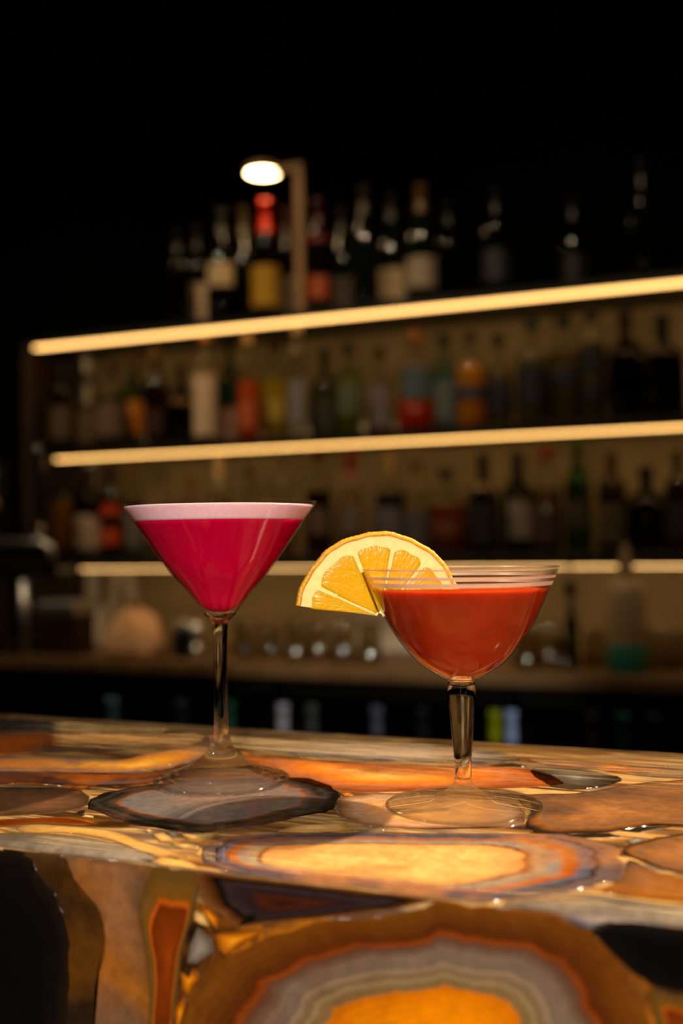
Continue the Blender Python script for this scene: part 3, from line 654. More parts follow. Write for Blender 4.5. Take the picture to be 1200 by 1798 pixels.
A['bigamber'] = agate('agate_amber_core_grey_bands', [(0, (226, 132, 6)), (.30, (222, 128, 6)), (.44, (200, 108, 6)), (.455, (128, 96, 56)), (.50, (118, 94, 62)), (.52, (152, 126, 90)), (.54, (112, 88, 60)), (.59, (136, 112, 86)), (.62, (112, 92, 78)), (.68, (120, 98, 82)), (.75, (92, 64, 46)), (.79, (130, 56, 10)), (.82, (78, 38, 12)), (.90, (98, 52, 14)), (1, (112, 64, 16))], wob=.07, wscale=15, glow=.26, fine=.12, mottle=.2, patch=(92, 44, 10), pamt=.35, pscale=14)
A['chip_w'] = agate('agate_chip_grey_white', [(0, (150, 138, 126)), (.5, (128, 116, 104)), (1, (96, 80, 66))], wob=.3, wscale=60, glow=.05, rough=.22)
A['chip_a'] = agate('agate_chip_amber', [(0, (232, 150, 26)), (.6, (170, 92, 10)), (1, (110, 58, 8))], wob=.35, wscale=50, glow=.25, rough=.22)
A['chip_s'] = agate('agate_chip_sand', [(0, (236, 196, 128)), (.6, (214, 170, 100)), (1, (150, 110, 60))], wob=.3, wscale=60, glow=.12, rough=.22)
A['chip_k'] = agate('agate_chip_black', [(0, (16, 13, 11)), (.6, (22, 16, 12)), (1, (40, 26, 14))], wob=.3, wscale=60, glow=.0, rough=.22)

def smooth_loop(P, n=72, sharp=False):
    m_ = len(P); out = []
    if sharp:
        for i in range(m_):
            for k in range(4): out.append(tuple(P[i][c] + (P[(i + 1) % m_][c] - P[i][c]) * k / 4 for c in (0, 1)))
        return out
    per = max(3, n // m_)
    for i in range(m_):
        p0, p1, p2, p3 = P[i - 1], P[i], P[(i + 1) % m_], P[(i + 2) % m_]
        for k in range(per):
            t = k / per; q = []
            for c in (0, 1):
                q.append(.5 * ((2 * p1[c]) + (-p0[c] + p2[c]) * t + (2 * p0[c] - 5 * p1[c] + 4 * p2[c] - p3[c]) * t * t + (-p0[c] + 3 * p1[c] - 3 * p2[c] + p3[c]) * t ** 3))
            out.append(tuple(q))
    return out
def kernel_center(L, c):
    """keep c if the whole outline can be seen from it, else look for the best such point"""
    area = sum(L[i][0] * L[(i + 1) % len(L)][1] - L[(i + 1) % len(L)][0] * L[i][1] for i in range(len(L)))
    sg = 1 if area > 0 else -1
    E = []
    for i in range(len(L)):
        (x0, y0), (x1, y1) = L[i], L[(i + 1) % len(L)]
        d = math.hypot(x1 - x0, y1 - y0)
        if d > 1e-7: E.append((x0, y0, (x1 - x0) / d, (y1 - y0) / d))
    def low(p): return min(sg * (dx * (p[1] - y0) - dy * (p[0] - x0)) for x0, y0, dx, dy in E)
    if low(c) > 0: return c
    xs = [p[0] for p in L]; ys = [p[1] for p in L]; best, bc = low(c), c
    for i in range(1, 24):
        for j in range(1, 24):
            p = (min(xs) + (max(xs) - min(xs)) * i / 24, min(ys) + (max(ys) - min(ys)) * j / 24)
            q = low(p)
            if q > best: best, bc = q, p
    return bc
def slice_piece(name, P, mat, plane, parent, center=None, sharp=False, rings=9, lift=.0005, jag=.0):
    """a stone slice in its own plane: ringed disc with a rounded-over rim; P are corner points in the plane"""
    L = smooth_loop(P, sharp=sharp)
    if center is None: center = (sum(p[0] for p in L) / len(L), sum(p[1] for p in L) / len(L))
    if not sharp:
        ph = (center[0] * 91 + center[1] * 57) % 6.28; ext = max(max(p[0] for p in L) - min(p[0] for p in L), max(p[1] for p in L) - min(p[1] for p in L))
        LL = []
        for i_, p_ in enumerate(L):
            t_ = i_ / len(L) * 2 * math.pi
            f_ = 1 + .012 * math.sin(9 * t_ + ph) + .010 * math.sin(17 * t_ + 2 * ph) + .006 * math.sin(31 * t_ + 3 * ph)
            LL.append((center[0] + (p_[0] - center[0]) * f_, center[1] + (p_[1] - center[1]) * f_))
        if plane == 'top': LL = [(x, min(max(y, YF + .0014), YB - .0122)) for x, y in LL]
        else: LL = [(x, min(z, ZT - .0014)) for x, z in LL]
        L = LL
    center = kernel_center(L, center)
    k = len(L); V, band, F = [], [], []
    def put(a, b, h):
        R = .006                                    # slices follow the rounded front edge of the slab
        if plane == 'top':
            if b >= YF + R: V.append((a, b + oy, ZT + h))
            else:
                t = (YF + R - b) / R
                V.append((a, YF + R - (R + h) * math.sin(t) + oy, ZT - R + (R + h) * math.cos(t)))
        else:
            if b <= ZT - R: V.append((a, YF + oy - h, b))
            else:
                t = (b - ZT + R) / R
                V.append((a, YF + R - (R + h) * math.cos(t) + oy, ZT - R + (R + h) * math.sin(t)))
    put(center[0], center[1], lift); band.append(0.0)
    fr_ = [i / rings for i in range(1, rings)] + [.915, .935, .95, .965, .98, .992, 1.0]
    for ri, f in enumerate(fr_):
        h = lift if ri < len(fr_) - 1 else -.0004
        for p_ in L:
            put(center[0] + (p_[0] - center[0]) * f, center[1] + (p_[1] - center[1]) * f, h); band.append(f)
    for j in range(k):
        F.append((0, 1 + j, 1 + (j + 1) % k))
    for ri in range(len(fr_) - 1):
        for j in range(k):
            a = 1 + ri * k + j; b = 1 + ri * k + (j + 1) % k
            F.append((a, a + k, b + k, b))
    # keep the outside facing out
    va, vb, vc = Vector(V[F[0][0]]), Vector(V[F[0][1]]), Vector(V[F[0][2]])
    nrm = (vb - va).cross(vc - va); want = Vector((0, 0, 1)) if plane == 'top' else Vector((0, -1, 0))
    if nrm.dot(want) < 0: F = [tuple(reversed(q)) for q in F]
    return obj(name, V, F, mat, parent, smooth=True, attrs={'band': band})
def top_piece(kind, pts, center=None, name='agate_slice', label=None, sharp=False, clip=True, lift=.0005):
    P = []
    for x, y in pts:
        q = on_z(x, y, ZT)
        yy = min(max(q.y, YF + .0016), YB - .0125) if clip else q.y
        P.append((q.x, yy))
    c = None
    if center: q = on_z(*center, ZT); c = (q.x, q.y)
    o = slice_piece(name, P, A[kind], 'top', TOP, c, sharp, lift=lift)
    if label: o['label'] = label
    return o
def front_piece(kind, pts, center=None, name='agate_slice', label=None, sharp=False, lift=.0005):
    P = []
    for x, y in pts:
        q = on_y(x, y, YF)
        P.append((q.x, min(q.z, ZT - .0016)))
    c = None
    if center: q = on_y(*center, YF); c = (q.x, q.z)
    o = slice_piece(name, P, A[kind], 'front', FRONT, c, sharp, lift=lift)
    if label: o['label'] = label
    return o

# --- slices in the top, far to near
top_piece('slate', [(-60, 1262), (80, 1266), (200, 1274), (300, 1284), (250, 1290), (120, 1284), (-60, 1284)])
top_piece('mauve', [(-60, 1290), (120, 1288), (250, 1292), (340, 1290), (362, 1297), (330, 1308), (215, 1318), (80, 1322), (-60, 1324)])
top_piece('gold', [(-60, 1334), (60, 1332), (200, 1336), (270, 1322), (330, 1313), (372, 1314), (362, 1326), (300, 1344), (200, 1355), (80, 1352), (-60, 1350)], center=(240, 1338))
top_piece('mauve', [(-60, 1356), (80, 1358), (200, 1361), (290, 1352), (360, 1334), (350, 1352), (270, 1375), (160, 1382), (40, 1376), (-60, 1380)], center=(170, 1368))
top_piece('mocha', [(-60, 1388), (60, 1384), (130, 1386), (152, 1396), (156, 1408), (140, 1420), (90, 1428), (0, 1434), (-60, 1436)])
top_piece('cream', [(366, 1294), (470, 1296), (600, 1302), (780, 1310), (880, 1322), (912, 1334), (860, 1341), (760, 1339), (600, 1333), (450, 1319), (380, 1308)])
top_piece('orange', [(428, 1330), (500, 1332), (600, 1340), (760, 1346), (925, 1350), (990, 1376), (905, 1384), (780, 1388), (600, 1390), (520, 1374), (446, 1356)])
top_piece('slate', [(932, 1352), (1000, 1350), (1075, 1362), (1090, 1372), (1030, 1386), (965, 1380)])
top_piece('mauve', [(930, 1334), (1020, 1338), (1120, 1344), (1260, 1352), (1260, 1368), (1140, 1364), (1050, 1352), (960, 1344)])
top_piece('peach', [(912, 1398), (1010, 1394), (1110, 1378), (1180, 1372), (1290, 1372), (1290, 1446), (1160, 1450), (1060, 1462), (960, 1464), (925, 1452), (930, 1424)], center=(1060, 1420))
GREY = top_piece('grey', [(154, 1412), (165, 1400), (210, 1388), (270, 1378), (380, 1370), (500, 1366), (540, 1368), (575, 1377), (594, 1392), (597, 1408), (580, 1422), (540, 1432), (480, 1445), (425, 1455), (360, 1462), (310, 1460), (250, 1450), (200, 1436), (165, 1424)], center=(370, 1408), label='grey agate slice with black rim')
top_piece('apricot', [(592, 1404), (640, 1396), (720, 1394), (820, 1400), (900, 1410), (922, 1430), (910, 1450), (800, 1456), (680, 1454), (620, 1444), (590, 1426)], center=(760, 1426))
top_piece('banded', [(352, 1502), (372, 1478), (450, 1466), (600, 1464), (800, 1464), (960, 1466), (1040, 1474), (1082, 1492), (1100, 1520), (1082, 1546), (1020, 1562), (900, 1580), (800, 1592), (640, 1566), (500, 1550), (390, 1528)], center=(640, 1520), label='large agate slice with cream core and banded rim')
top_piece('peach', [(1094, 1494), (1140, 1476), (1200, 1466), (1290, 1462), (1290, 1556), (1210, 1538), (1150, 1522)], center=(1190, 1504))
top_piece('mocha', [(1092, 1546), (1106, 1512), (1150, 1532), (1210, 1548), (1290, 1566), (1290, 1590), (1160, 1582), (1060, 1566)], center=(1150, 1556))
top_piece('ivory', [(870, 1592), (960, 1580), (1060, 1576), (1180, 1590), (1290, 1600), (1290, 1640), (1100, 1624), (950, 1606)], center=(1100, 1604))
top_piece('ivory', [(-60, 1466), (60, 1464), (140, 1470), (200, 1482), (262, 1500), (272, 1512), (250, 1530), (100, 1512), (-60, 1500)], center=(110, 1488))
top_piece('sand', [(40, 1452), (110, 1452), (200, 1462), (262, 1484), (325, 1504), (318, 1512), (270, 1504), (200, 1478), (120, 1464), (40, 1462)], center=(190, 1470))  # yellow slice painted where golden light falls near the edge
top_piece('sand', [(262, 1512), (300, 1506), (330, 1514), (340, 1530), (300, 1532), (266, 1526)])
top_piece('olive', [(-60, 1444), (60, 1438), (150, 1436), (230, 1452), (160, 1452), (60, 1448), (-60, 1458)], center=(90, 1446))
for kind, pts in [
    ('chip_s', [(268, 1466), (286, 1462), (300, 1470), (312, 1480), (282, 1480)]), ('chip_w', [(292, 1462), (306, 1460), (316, 1468), (304, 1472)]),
    ('chip_s', [(318, 1466), (360, 1466), (388, 1462), (372, 1472), (330, 1476)]), ('chip_s', [(300, 1484), (330, 1482), (350, 1488), (322, 1490)]),
    ('chip_s', [(340, 1502), (356, 1490), (378, 1484), (374, 1496), (352, 1506)]), ('chip_s', [(488, 1460), (520, 1450), (610, 1446), (612, 1456), (560, 1461)]),
    ('chip_w', [(616, 1458), (650, 1457), (680, 1458), (650, 1462)]), ('chip_k', [(130, 1430), (142, 1424), (150, 1424), (146, 1431)]),
    ('chip_s', [(140, 1438), (150, 1431), (165, 1434), (164, 1440)]), ('chip_a', [(124, 1384), (140, 1379), (164, 1380), (150, 1387)]),
    ('chip_a', [(168, 1378), (190, 1376), (230, 1376), (205, 1382)]), ('chip_a', [(598, 1394), (612, 1392), (624, 1396), (606, 1400)]),
    ('chip_k', [(930, 1462), (1000, 1466), (1070, 1464), (1090, 1470), (1010, 1472)]), ('chip_w', [(1100, 1476), (1124, 1472), (1134, 1477), (1110, 1484)]),
    ('chip_s', [(255, 1459), (262, 1456), (268, 1460), (262, 1463)]), ('chip_k', [(1086, 1458), (1110, 1454), (1180, 1452), (1120, 1462)]),
    ('chip_k', [(860, 1344), (900, 1340), (925, 1346), (890, 1348)]), ('chip_a', [(415, 1318), (440, 1322), (450, 1328), (425, 1326)])]:
    top_piece(kind, pts, name='agate_chip', sharp=True, lift=.0004)

# --- slices in the front panel
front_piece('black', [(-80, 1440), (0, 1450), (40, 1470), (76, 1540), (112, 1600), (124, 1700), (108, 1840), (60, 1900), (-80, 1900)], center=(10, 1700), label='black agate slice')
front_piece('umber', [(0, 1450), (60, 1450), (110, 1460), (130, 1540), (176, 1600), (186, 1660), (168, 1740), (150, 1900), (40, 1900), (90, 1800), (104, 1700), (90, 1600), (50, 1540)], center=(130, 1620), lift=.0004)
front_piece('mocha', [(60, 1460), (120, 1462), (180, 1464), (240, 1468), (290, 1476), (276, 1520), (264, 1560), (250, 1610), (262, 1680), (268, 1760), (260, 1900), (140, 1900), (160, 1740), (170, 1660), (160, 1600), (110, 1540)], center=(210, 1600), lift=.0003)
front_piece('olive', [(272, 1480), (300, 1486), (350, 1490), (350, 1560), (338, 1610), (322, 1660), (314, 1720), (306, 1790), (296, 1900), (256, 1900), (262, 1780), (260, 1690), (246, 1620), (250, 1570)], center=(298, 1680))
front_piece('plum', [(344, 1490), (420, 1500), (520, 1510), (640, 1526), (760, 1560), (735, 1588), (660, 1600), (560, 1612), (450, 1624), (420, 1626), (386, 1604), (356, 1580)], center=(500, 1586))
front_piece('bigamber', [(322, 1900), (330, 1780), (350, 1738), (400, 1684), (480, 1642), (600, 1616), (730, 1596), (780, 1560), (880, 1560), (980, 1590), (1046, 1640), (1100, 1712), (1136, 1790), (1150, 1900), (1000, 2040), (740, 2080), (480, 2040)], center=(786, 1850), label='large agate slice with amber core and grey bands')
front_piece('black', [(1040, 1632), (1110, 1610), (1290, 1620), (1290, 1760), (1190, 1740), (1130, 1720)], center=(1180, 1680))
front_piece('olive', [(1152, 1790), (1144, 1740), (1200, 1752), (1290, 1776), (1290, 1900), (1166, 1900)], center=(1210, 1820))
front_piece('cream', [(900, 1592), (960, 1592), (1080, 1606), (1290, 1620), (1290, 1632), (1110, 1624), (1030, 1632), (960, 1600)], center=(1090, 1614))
for kind, pts in [('chip_w', [(348, 1628), (372, 1650), (376, 1672), (346, 1692), (330, 1690), (334, 1660)]), ('chip_s', [(344, 1598), (360, 1604), (368, 1626), (352, 1622), (342, 1614)]),
    ('chip_a', [(318, 1706), (334, 1716), (340, 1700), (352, 1716), (332, 1746), (322, 1736)]), ('chip_a', [(380, 1640), (420, 1634), (470, 1632), (430, 1654), (396, 1676), (384, 1664)]),
    ('chip_a', [(312, 1766), (322, 1752), (328, 1762), (318, 1798), (308, 1820)]), ('chip_w', [(864, 1590), (884, 1587), (904, 1592), (890, 1598), (870, 1597)]),
    ('chip_k', [(420, 1626), (432, 1606), (454, 1602), (448, 1618)]), ('chip_a', [(350, 1592), (366, 1592), (384, 1612), (384, 1632), (370, 1618)])]:
    front_piece(kind, pts, name='agate_chip', sharp=True, lift=.0006)

# ------------------------------------------------------------------ martini glass
def catmull(P, per=5):
    out = []
    for i in range(len(P) - 1):
        p0, p1, p2, p3 = P[max(i - 1, 0)], P[i], P[i + 1], P[min(i + 2, len(P) - 1)]
        for k in range(per):
            t = k / per
            out.append(tuple(.5 * ((2 * p1[c]) + (-p0[c] + p2[c]) * t + (2 * p0[c] - 5 * p1[c] + 4 * p2[c] - p3[c]) * t * t + (-p0[c] + 3 * p1[c] - 3 * p2[c] + p3[c]) * t ** 3) for c in (0, 1)))
    out.append(P[-1]); return out
ZG = ZT + .0007
mp_ = on_z(389.5, 1371, ZG); sm = depth_of(mp_) / FPX
MG = empty('martini_glass', mp_); tag(MG, 'martini glass with straight thin stem standing on the grey black-rimmed agate', 'glass')
def mz(y): return (1372 - y) * sm
SEG = 112
bowl_o = [(28.5, 1077), (56.5, 1040), (92, 1000), (126.5, 950), (172.5, 885)]
bowl_o = catmull([(r * sm, mz(y)) for r, y in bowl_o], 6)
wall = .0011
bowl_i = [(max(r - wall, .0), z + .0002) for r, z in bowl_o if z > mz(1067)]
ci = [(0, mz(1076)), (10 * sm, mz(1075.7)), (18 * sm, mz(1074)), (25 * sm, mz(1070)), (28.5 * sm, mz(1068))]
rim = [(bowl_o[-1][0] - wall * .15, bowl_o[-1][1] + .0006), (bowl_o[-1][0] - wall * .8, bowl_o[-1][1] + .0006)]
# below the drink's surface the wet wall shows no inner face
obj('bowl', *lathe(bowl_o + rim + [q for q in reversed(bowl_i) if q[1] > mz(890) + .0002], SEG), M['thin'], MG, smooth=True)
stem = catmull([(r * sm, mz(y)) for r, y in [(12.2, 1262), (11.8, 1200), (12.2, 1130), (13.6, 1100), (14.8, 1094), (18.5, 1088), (27, 1081), (28.5, 1077)]], 6)
obj('stem', *lathe(stem + [(26 * sm, mz(1077.6)), (18 * sm, mz(1078.4)), (0, mz(1078.8))], SEG), M['glass'], MG, smooth=True)
foot = catmull([(r * sm, mz(y)) for r, y in [(116, 1370.5), (117.5, 1368.5), (116, 1366.2), (110, 1364.8), (104, 1363.6), (98, 1360.4), (90, 1359.2), (84, 1355.2), (74, 1353.0), (66, 1348.0), (54, 1343.5), (42, 1335), (28, 1322), (18.5, 1306), (13.6, 1285), (12.2, 1262)]], 6)
obj('foot', *lathe([(110 * sm, mz(1371.6))] + foot, SEG), part_glass('martini_foot_glass', .6), MG, smooth=True)

M['rimglass'] = thin_glass('foot_rim_glass', (.95, .96, .96), .05, 2.0)
def ring(R_, z, r, parent):
    pr = [(R_ + r * math.cos(t), z + r * .8 * math.sin(t)) for t in [2 * math.pi * k / 10 for k in range(11)]]
    obj('foot_rim', *lathe(pr, SEG), M['rimglass'], parent, smooth=True)
ring(116.5 * sm, mz(1368.2), .0011, MG)
M['pink'] = principled('crimson_cocktail', (.50, .0004, .034), .3, spec=.0, sss=.35, sssr=(1, .1, .2), noise=.10, nscale=60)
M['foam'] = principled('pink_foam', (.96, .60, .72), .8, sss=.3, sssr=(1, .5, .6), noise=.15, nscale=300, bump=.1)
gap = -.0003   # wet wall: no air film between drink and glass
def inner_r(prof, z):
    for (ra, za), (rb, zb) in zip(prof, prof[1:]):
        if za <= z <= zb: return ra + (rb - ra) * (z - za) / max(1e-9, zb - za)
    return prof[-1][0] if z > prof[-1][1] else prof[0][0]
MI = ci[:] + bowl_i
def fill(prof, z0, z1, n=24):
    out = []
    for k in range(n + 1):
        z = z0 + (z1 - z0) * k / n
        out.append((max(inner_r(prof, z) - gap, 0.0005), z))
    return out
PK = empty('pink_cocktail', mp_); tag(PK, 'crimson cocktail under pale pink foam in the martini glass', 'drink')
zl = mz(916); zb0 = mz(1075.5)
obj('liquid', *lathe([(0, zb0)] + fill(MI, zb0, zl) + [(0, zl)], SEG), M['pink'], PK, smooth=True)
obj('foam', *lathe([(0, zl)] + fill(MI, zl, mz(890), 8) + [(inner_r(MI, mz(890)) * .96, mz(891)), (0, mz(891))], SEG), M['foam'], PK, smooth=True)

# ------------------------------------------------------------------ coupe glass
cp_ = on_z(814.5, 1417, ZG); sc = depth_of(cp_) / FPX
CG = empty('coupe_glass', cp_); tag(CG, 'wide coupe glass with gold rim lines and tapered stem', 'glass')
def cz(y): return (1416 - y) * sc
co = catmull([(r * sc, cz(y)) for r, y in [(26, 1192), (38, 1186.5), (75, 1163), (104, 1131), (127, 1096), (144.5, 1060), (159, 1028), (173.5, 996)]], 7)
wall = .0011
cin = [(max(r - wall, 0), z + .0003) for r, z in co if z > cz(1180)]
cb = [(0, cz(1186)), (22 * sc, cz(1185)), (38 * sc, cz(1182))]
crim = [(co[-1][0] - wall * .15, co[-1][1] + .0005), (co[-1][0] - wall * .8, co[-1][1] + .0005)]
BOWL = obj('bowl', *lathe(co + crim + [q for q in reversed(cin) if q[1] > cz(1033) + .0002], SEG), M['thin'], CG, smooth=True)
cst = catmull([(r * sc, cz(y)) for r, y in [(15.3, 1366), (15.2, 1335), (17.5, 1305), (21.5, 1262), (24.6, 1226), (24.8, 1212), (23.2, 1203), (24, 1196), (26, 1192)]], 6)
obj('stem', *lathe(cst + [(25.8 * sc, cz(1191)), (20 * sc, cz(1188)), (0, cz(1187.5))], SEG), M['glass'], CG, smooth=True)
cf = catmull([(r * sc, cz(y)) for r, y in [(134.5, 1414), (136, 1411.5), (134.5, 1409.5), (110, 1405), (78, 1401), (52, 1398), (40, 1394), (32, 1388), (23, 1380), (17, 1374), (15.3, 1366)]], 6)
obj('foot', *lathe([(0, cz(1406)), (60 * sc, cz(1409)), (118 * sc, cz(1413.5)), (128 * sc, cz(1415.5))] + cf, SEG), M['footglass'], CG, smooth=True)
ring(134.5 * sc, cz(1411.6), .0010, CG)
M['gold'] = principled('rose_gold_line_sheen', lin((255, 206, 176)), .3, metal=.35, noise=.1, nscale=200)  # pale pink base has the reflected front light painted in
def band_at(y0, y1):
    pr = []
    for k in range(4):
        z = cz(y1 + (y0 - y1) * k / 3); pr.append((inner_r(co, z) + .00012, z))
    V, F = lathe(pr, SEG); return tag(obj('gold_line', V, F, M['gold'], BOWL, smooth=True), 'rose gold ring around the rim')
band_at(1009, 1014); band_at(1019.5, 1026.5); band_at(996.2, 998.6)

def murky():
    m, nt, out = newmat('orange_red_cocktail'); L = nt.links.new
    tc = N(nt, 'ShaderNodeTexCoord'); nz = N(nt, 'ShaderNodeTexNoise'); nz.inputs['Scale'].default_value = 50; nz.inputs['Detail'].default_value = 5
    L(tc.outputs['Object'], nz.inputs['Vector'])
    cr = N(nt, 'ShaderNodeValToRGB'); cr.color_ramp.elements[0].color = (.22, .015, .0028, 1); cr.color_ramp.elements[1].color = (.29, .026, .0045, 1)
    cr.color_ramp.elements[0].position = .35; cr.color_ramp.elements[1].position = .65
    L(nz.outputs['Fac'], cr.inputs[0])
    p = N(nt, 'ShaderNodeBsdfPrincipled'); p.inputs['Roughness'].default_value = .3; p.inputs['Specular IOR Level'].default_value = 0
    p.inputs['Subsurface Weight'].default_value = .6; p.inputs['Subsurface Radius'].default_value = (1.6, .25, .05); p.inputs['Subsurface Scale'].default_value = .012
    L(cr.outputs[0], p.inputs['Base Color']); L(p.outputs[0], out.inputs[0]); return m
DR = tag(obj('orange_cocktail', *lathe([(0, cz(1183))] + fill(cb + cin, cz(1183), cz(1033)) + [(inner_r(cin, cz(1033)) * .97, cz(1034)), (0, cz(1034))], SEG), murky(), smooth=True, loc=cp_), 'cloudy orange-red cocktail filling the coupe glass', 'drink')

# ------------------------------------------------------------------ orange slice on the coupe rim
RO = 148 * sc
ctr = Vector(cp_) + r0 * ((668 - 814.5 + 3) * sc) + Vector((0, 0, cz(1079)))
OS = empty('orange_slice', ctr)
ang = math.radians(-8)
OS.matrix_world = Matrix.Translation(ctr) @ Matrix((r0, f0, Vector((0, 0, 1)))).transposed().to_4x4() @ Matrix.Rotation(math.radians(4), 4, 'Z')
tag(OS, 'half wheel of orange perched on the coupe rim', 'orange slice')
def pol(r, a, y): return (r * math.cos(a), y, r * math.sin(a))      # local: x right, y away, z up
def sector(r0_, r1_, a0, a1, th, nr=2, na=24, wob=None):
    """solid sector, thickness th, centred on y = 0"""
    V, F = [], []; st = (nr + 1) * (na + 1)
    for side in (-1, 1):
        for i in range(nr + 1):
            for k in range(na + 1):
                a = a0 + (a1 - a0) * k / na; r = r0_ + (r1_ - r0_) * i / nr
                if wob: r *= wob(a, i / nr)
                V.append(pol(r, a, side * th / 2))
    for s_ in (0, 1):
        for i in range(nr):
            for k in range(na):
                a = s_ * st + i * (na + 1) + k; q = (a, a + 1, a + na + 2, a + na + 1)
                F.append(q if s_ == 1 else tuple(reversed(q)))
    for k in range(na):
        F.append((k, k + 1, st + k + 1, st + k)); b = nr * (na + 1) + k
        F.append((b + 1, b, st + b, st + b + 1))
    for i in range(nr):
        a = i * (na + 1); b = a + na + 1
        F.append((b, a, st + a, st + b)); a += na; b += na
        F.append((a, b, st + b, st + a))
    return V, F
TH = .0062
a0, a1 = math.radians(-8), math.radians(172)
an = math.radians(110)
M['pith'] = principled('orange_pith', (1.0, .82, .30), .6, sss=.4, sssr=(1, .7, .3), noise=.2, nscale=220, bump=.15)
M['rind'] = principled('orange_rind', (.95, .42, .02), .35, sss=.3, sssr=(1, .5, .1), noise=.35, nscale=500, bump=.5)
wig = lambda a, f: 1 + .006 * math.sin(a * 9 + 1) + .004 * math.sin(a * 23)
g1 = .0016 / (RO * .3)
obj('pith', *join([sector(RO * .56, RO * .955, a0, a1, TH, 3, 60, wig), sector(RO * .03, RO * .562, a0, an - g1, TH * .9, 3, 40), sector(RO * .03, RO * .562, an + g1, a1, TH * .9, 3, 30)]), M['pith'], OS)
def rind_mesh():
    V, F = [], []; n = 200; prof = [(.945, -.50), (.985, -.52), (1.0, -.36), (1.004, 0), (1.0, .36), (.985, .52), (.945, .50)]
    rnd = random.Random(3)
    for k in range(n + 1):
        a = a0 + (a1 - a0) * k / n
        for (f, y) in prof:
            j = (rnd.uniform(-.004, .004) if f > .96 else 0)
            V.append(pol(RO * (f * wig(a, 1) + j), a, y * TH * 1.02))
    q = len(prof)
    for k in range(n):
        for i in range(q):
            j = (i + 1) % q
            F.append((k * q + i, k * q + j, (k + 1) * q + j, (k + 1) * q + i))
    F.append(tuple(reversed(range(q)))); F.append(tuple(range(n * q, n * q + q)))
    return V, F
obj('rind', *rind_mesh(), M['rind'], OS, smooth=True)
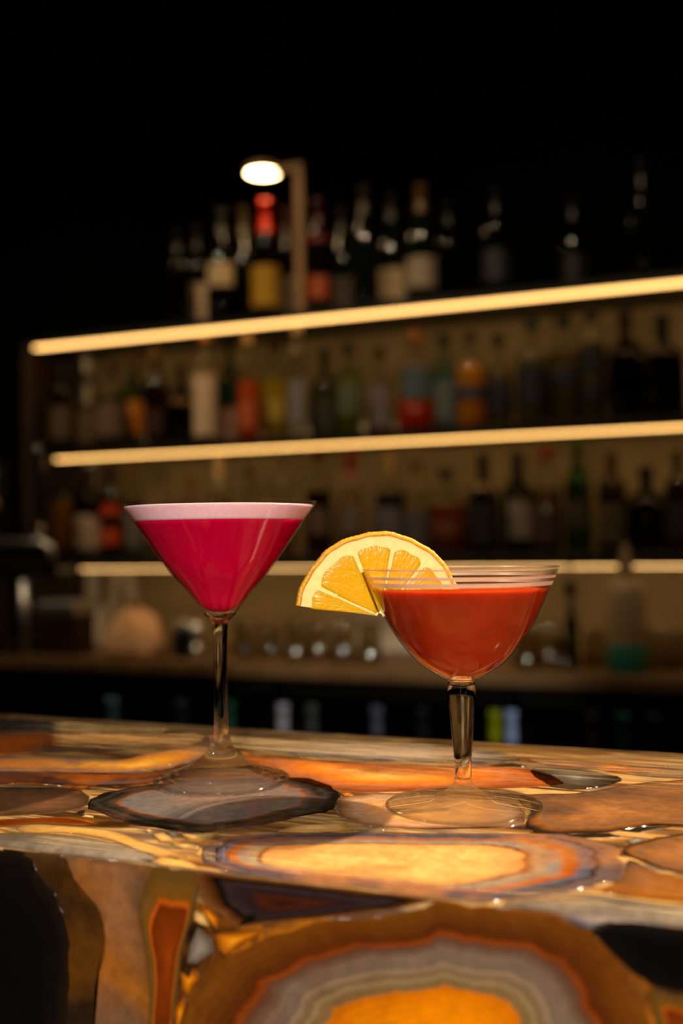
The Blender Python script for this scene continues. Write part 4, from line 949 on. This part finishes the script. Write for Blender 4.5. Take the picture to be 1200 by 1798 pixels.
def flesh():
    m, nt, out = newmat('orange_flesh'); L = nt.links.new
    ar = N(nt, 'ShaderNodeAttribute', attribute_name='pr'); aa = N(nt, 'ShaderNodeAttribute', attribute_name='pa')
    cx = N(nt, 'ShaderNodeCombineXYZ'); s1 = N(nt, 'ShaderNodeMath', operation='MULTIPLY'); s1.inputs[1].default_value = 4.5; L(ar.outputs['Fac'], s1.inputs[0])
    s2 = N(nt, 'ShaderNodeMath', operation='MULTIPLY'); s2.inputs[1].default_value = 17; L(aa.outputs['Fac'], s2.inputs[0])
    L(s1.outputs[0], cx.inputs[0]); L(s2.outputs[0], cx.inputs[1])
    vo = N(nt, 'ShaderNodeTexVoronoi', feature='DISTANCE_TO_EDGE'); vo.inputs['Scale'].default_value = 1.0; L(cx.outputs[0], vo.inputs['Vector'])
    nz = N(nt, 'ShaderNodeTexNoise'); nz.inputs['Scale'].default_value = 1.5; nz.inputs['Detail'].default_value = 4; L(cx.outputs[0], nz.inputs['Vector'])
    cr = N(nt, 'ShaderNodeValToRGB'); e = cr.color_ramp.elements
    e[0].position = .0; e[0].color = (1.0, .62, .02, 1); e[1].position = .12; e[1].color = (1.0, .58, .001, 1)
    L(vo.outputs['Distance'], cr.inputs[0])
    mx = N(nt, 'ShaderNodeMixRGB', blend_type='MULTIPLY'); mx.inputs[0].default_value = .35; L(cr.outputs[0], mx.inputs[1]); L(nz.outputs['Fac'], mx.inputs[2])
    p = N(nt, 'ShaderNodeBsdfPrincipled'); p.inputs['Roughness'].default_value = .28; p.inputs['Specular IOR Level'].default_value = .3; p.inputs['Subsurface Weight'].default_value = .7
    p.inputs['Subsurface Radius'].default_value = (1, .45, .05); p.inputs['Subsurface Scale'].default_value = .012
    L(cr.outputs[0], p.inputs['Base Color'])
    bp = N(nt, 'ShaderNodeBump'); bp.inputs['Strength'].default_value = .16; bp.inputs['Distance'].default_value = .0008
    mr = N(nt, 'ShaderNodeMapRange'); mr.inputs[1].default_value = 0; mr.inputs[2].default_value = .25; L(vo.outputs['Distance'], mr.inputs[0])
    L(mr.outputs[0], bp.inputs['Height']); L(bp.outputs[0], p.inputs['Normal'])
    # thin slice: part of the light from behind comes through
    tl = N(nt, 'ShaderNodeBsdfTranslucent'); L(cr.outputs[0], tl.inputs[0])
    ms = N(nt, 'ShaderNodeMixShader'); ms.inputs[0].default_value = .42; L(p.outputs[0], ms.inputs[1]); L(tl.outputs[0], ms.inputs[2])
    L(ms.outputs[0], out.inputs[0]); return m
M['flesh'] = flesh()
def segment(A0, A1):
    """puffed wedge of flesh with rounded outer corners, both faces proud of the membranes"""
    na, nr = 22, 14; V, F, PRa, PA = [], [], [], []
    mid_ = (A0 + A1) / 2
    for side in (-1, 1):
        for i in range(nr + 1):
            v = i / nr
            for k in range(na + 1):
                u = k / na * 2 - 1
                r_in, r_out = .06, .872 - .07 * abs(u) ** 5 + .008 * math.sin(u * 7 + mid_ * 5)
                r = r_in + (r_out - r_in) * v
                gapa = .011 / max(r, .10)
                a = mid_ + u * max(.01, ((A1 - A0) / 2 - gapa))
                e = min(1 - abs(u), 1 - v, v + .25) 
                h = TH / 2 * (.88 + .22 * min(1, e * 7) ** .5)
                V.append(pol(RO * r, a, side * h)); PRa.append(r * 2); PA.append(a)
    st = (nr + 1) * (na + 1)
    for s_ in (0, 1):
        for i in range(nr):
            for k in range(na):
                a = s_ * st + i * (na + 1) + k; q = (a, a + 1, a + na + 2, a + na + 1)
                F.append(q if s_ == 1 else tuple(reversed(q)))
    ring = list(range(na + 1)) + [i * (na + 1) + na for i in range(1, nr + 1)] + [nr * (na + 1) + k for k in range(na - 1, -1, -1)] + [i * (na + 1) for i in range(nr - 1, 0, -1)]
    for k in range(len(ring)):
        a, b = ring[k], ring[(k + 1) % len(ring)]
        F.append((a, b, b + st, a + st))
    obj('segment', V, F, M['flesh'], OS, smooth=True, attrs={'pr': PRa, 'pa': PA})
edges = [-8, 14, 48.5, 78, 111, 155, 174]
for e0, e1 in zip(edges, edges[1:]):
    segment(math.radians(e0), math.radians(e1))
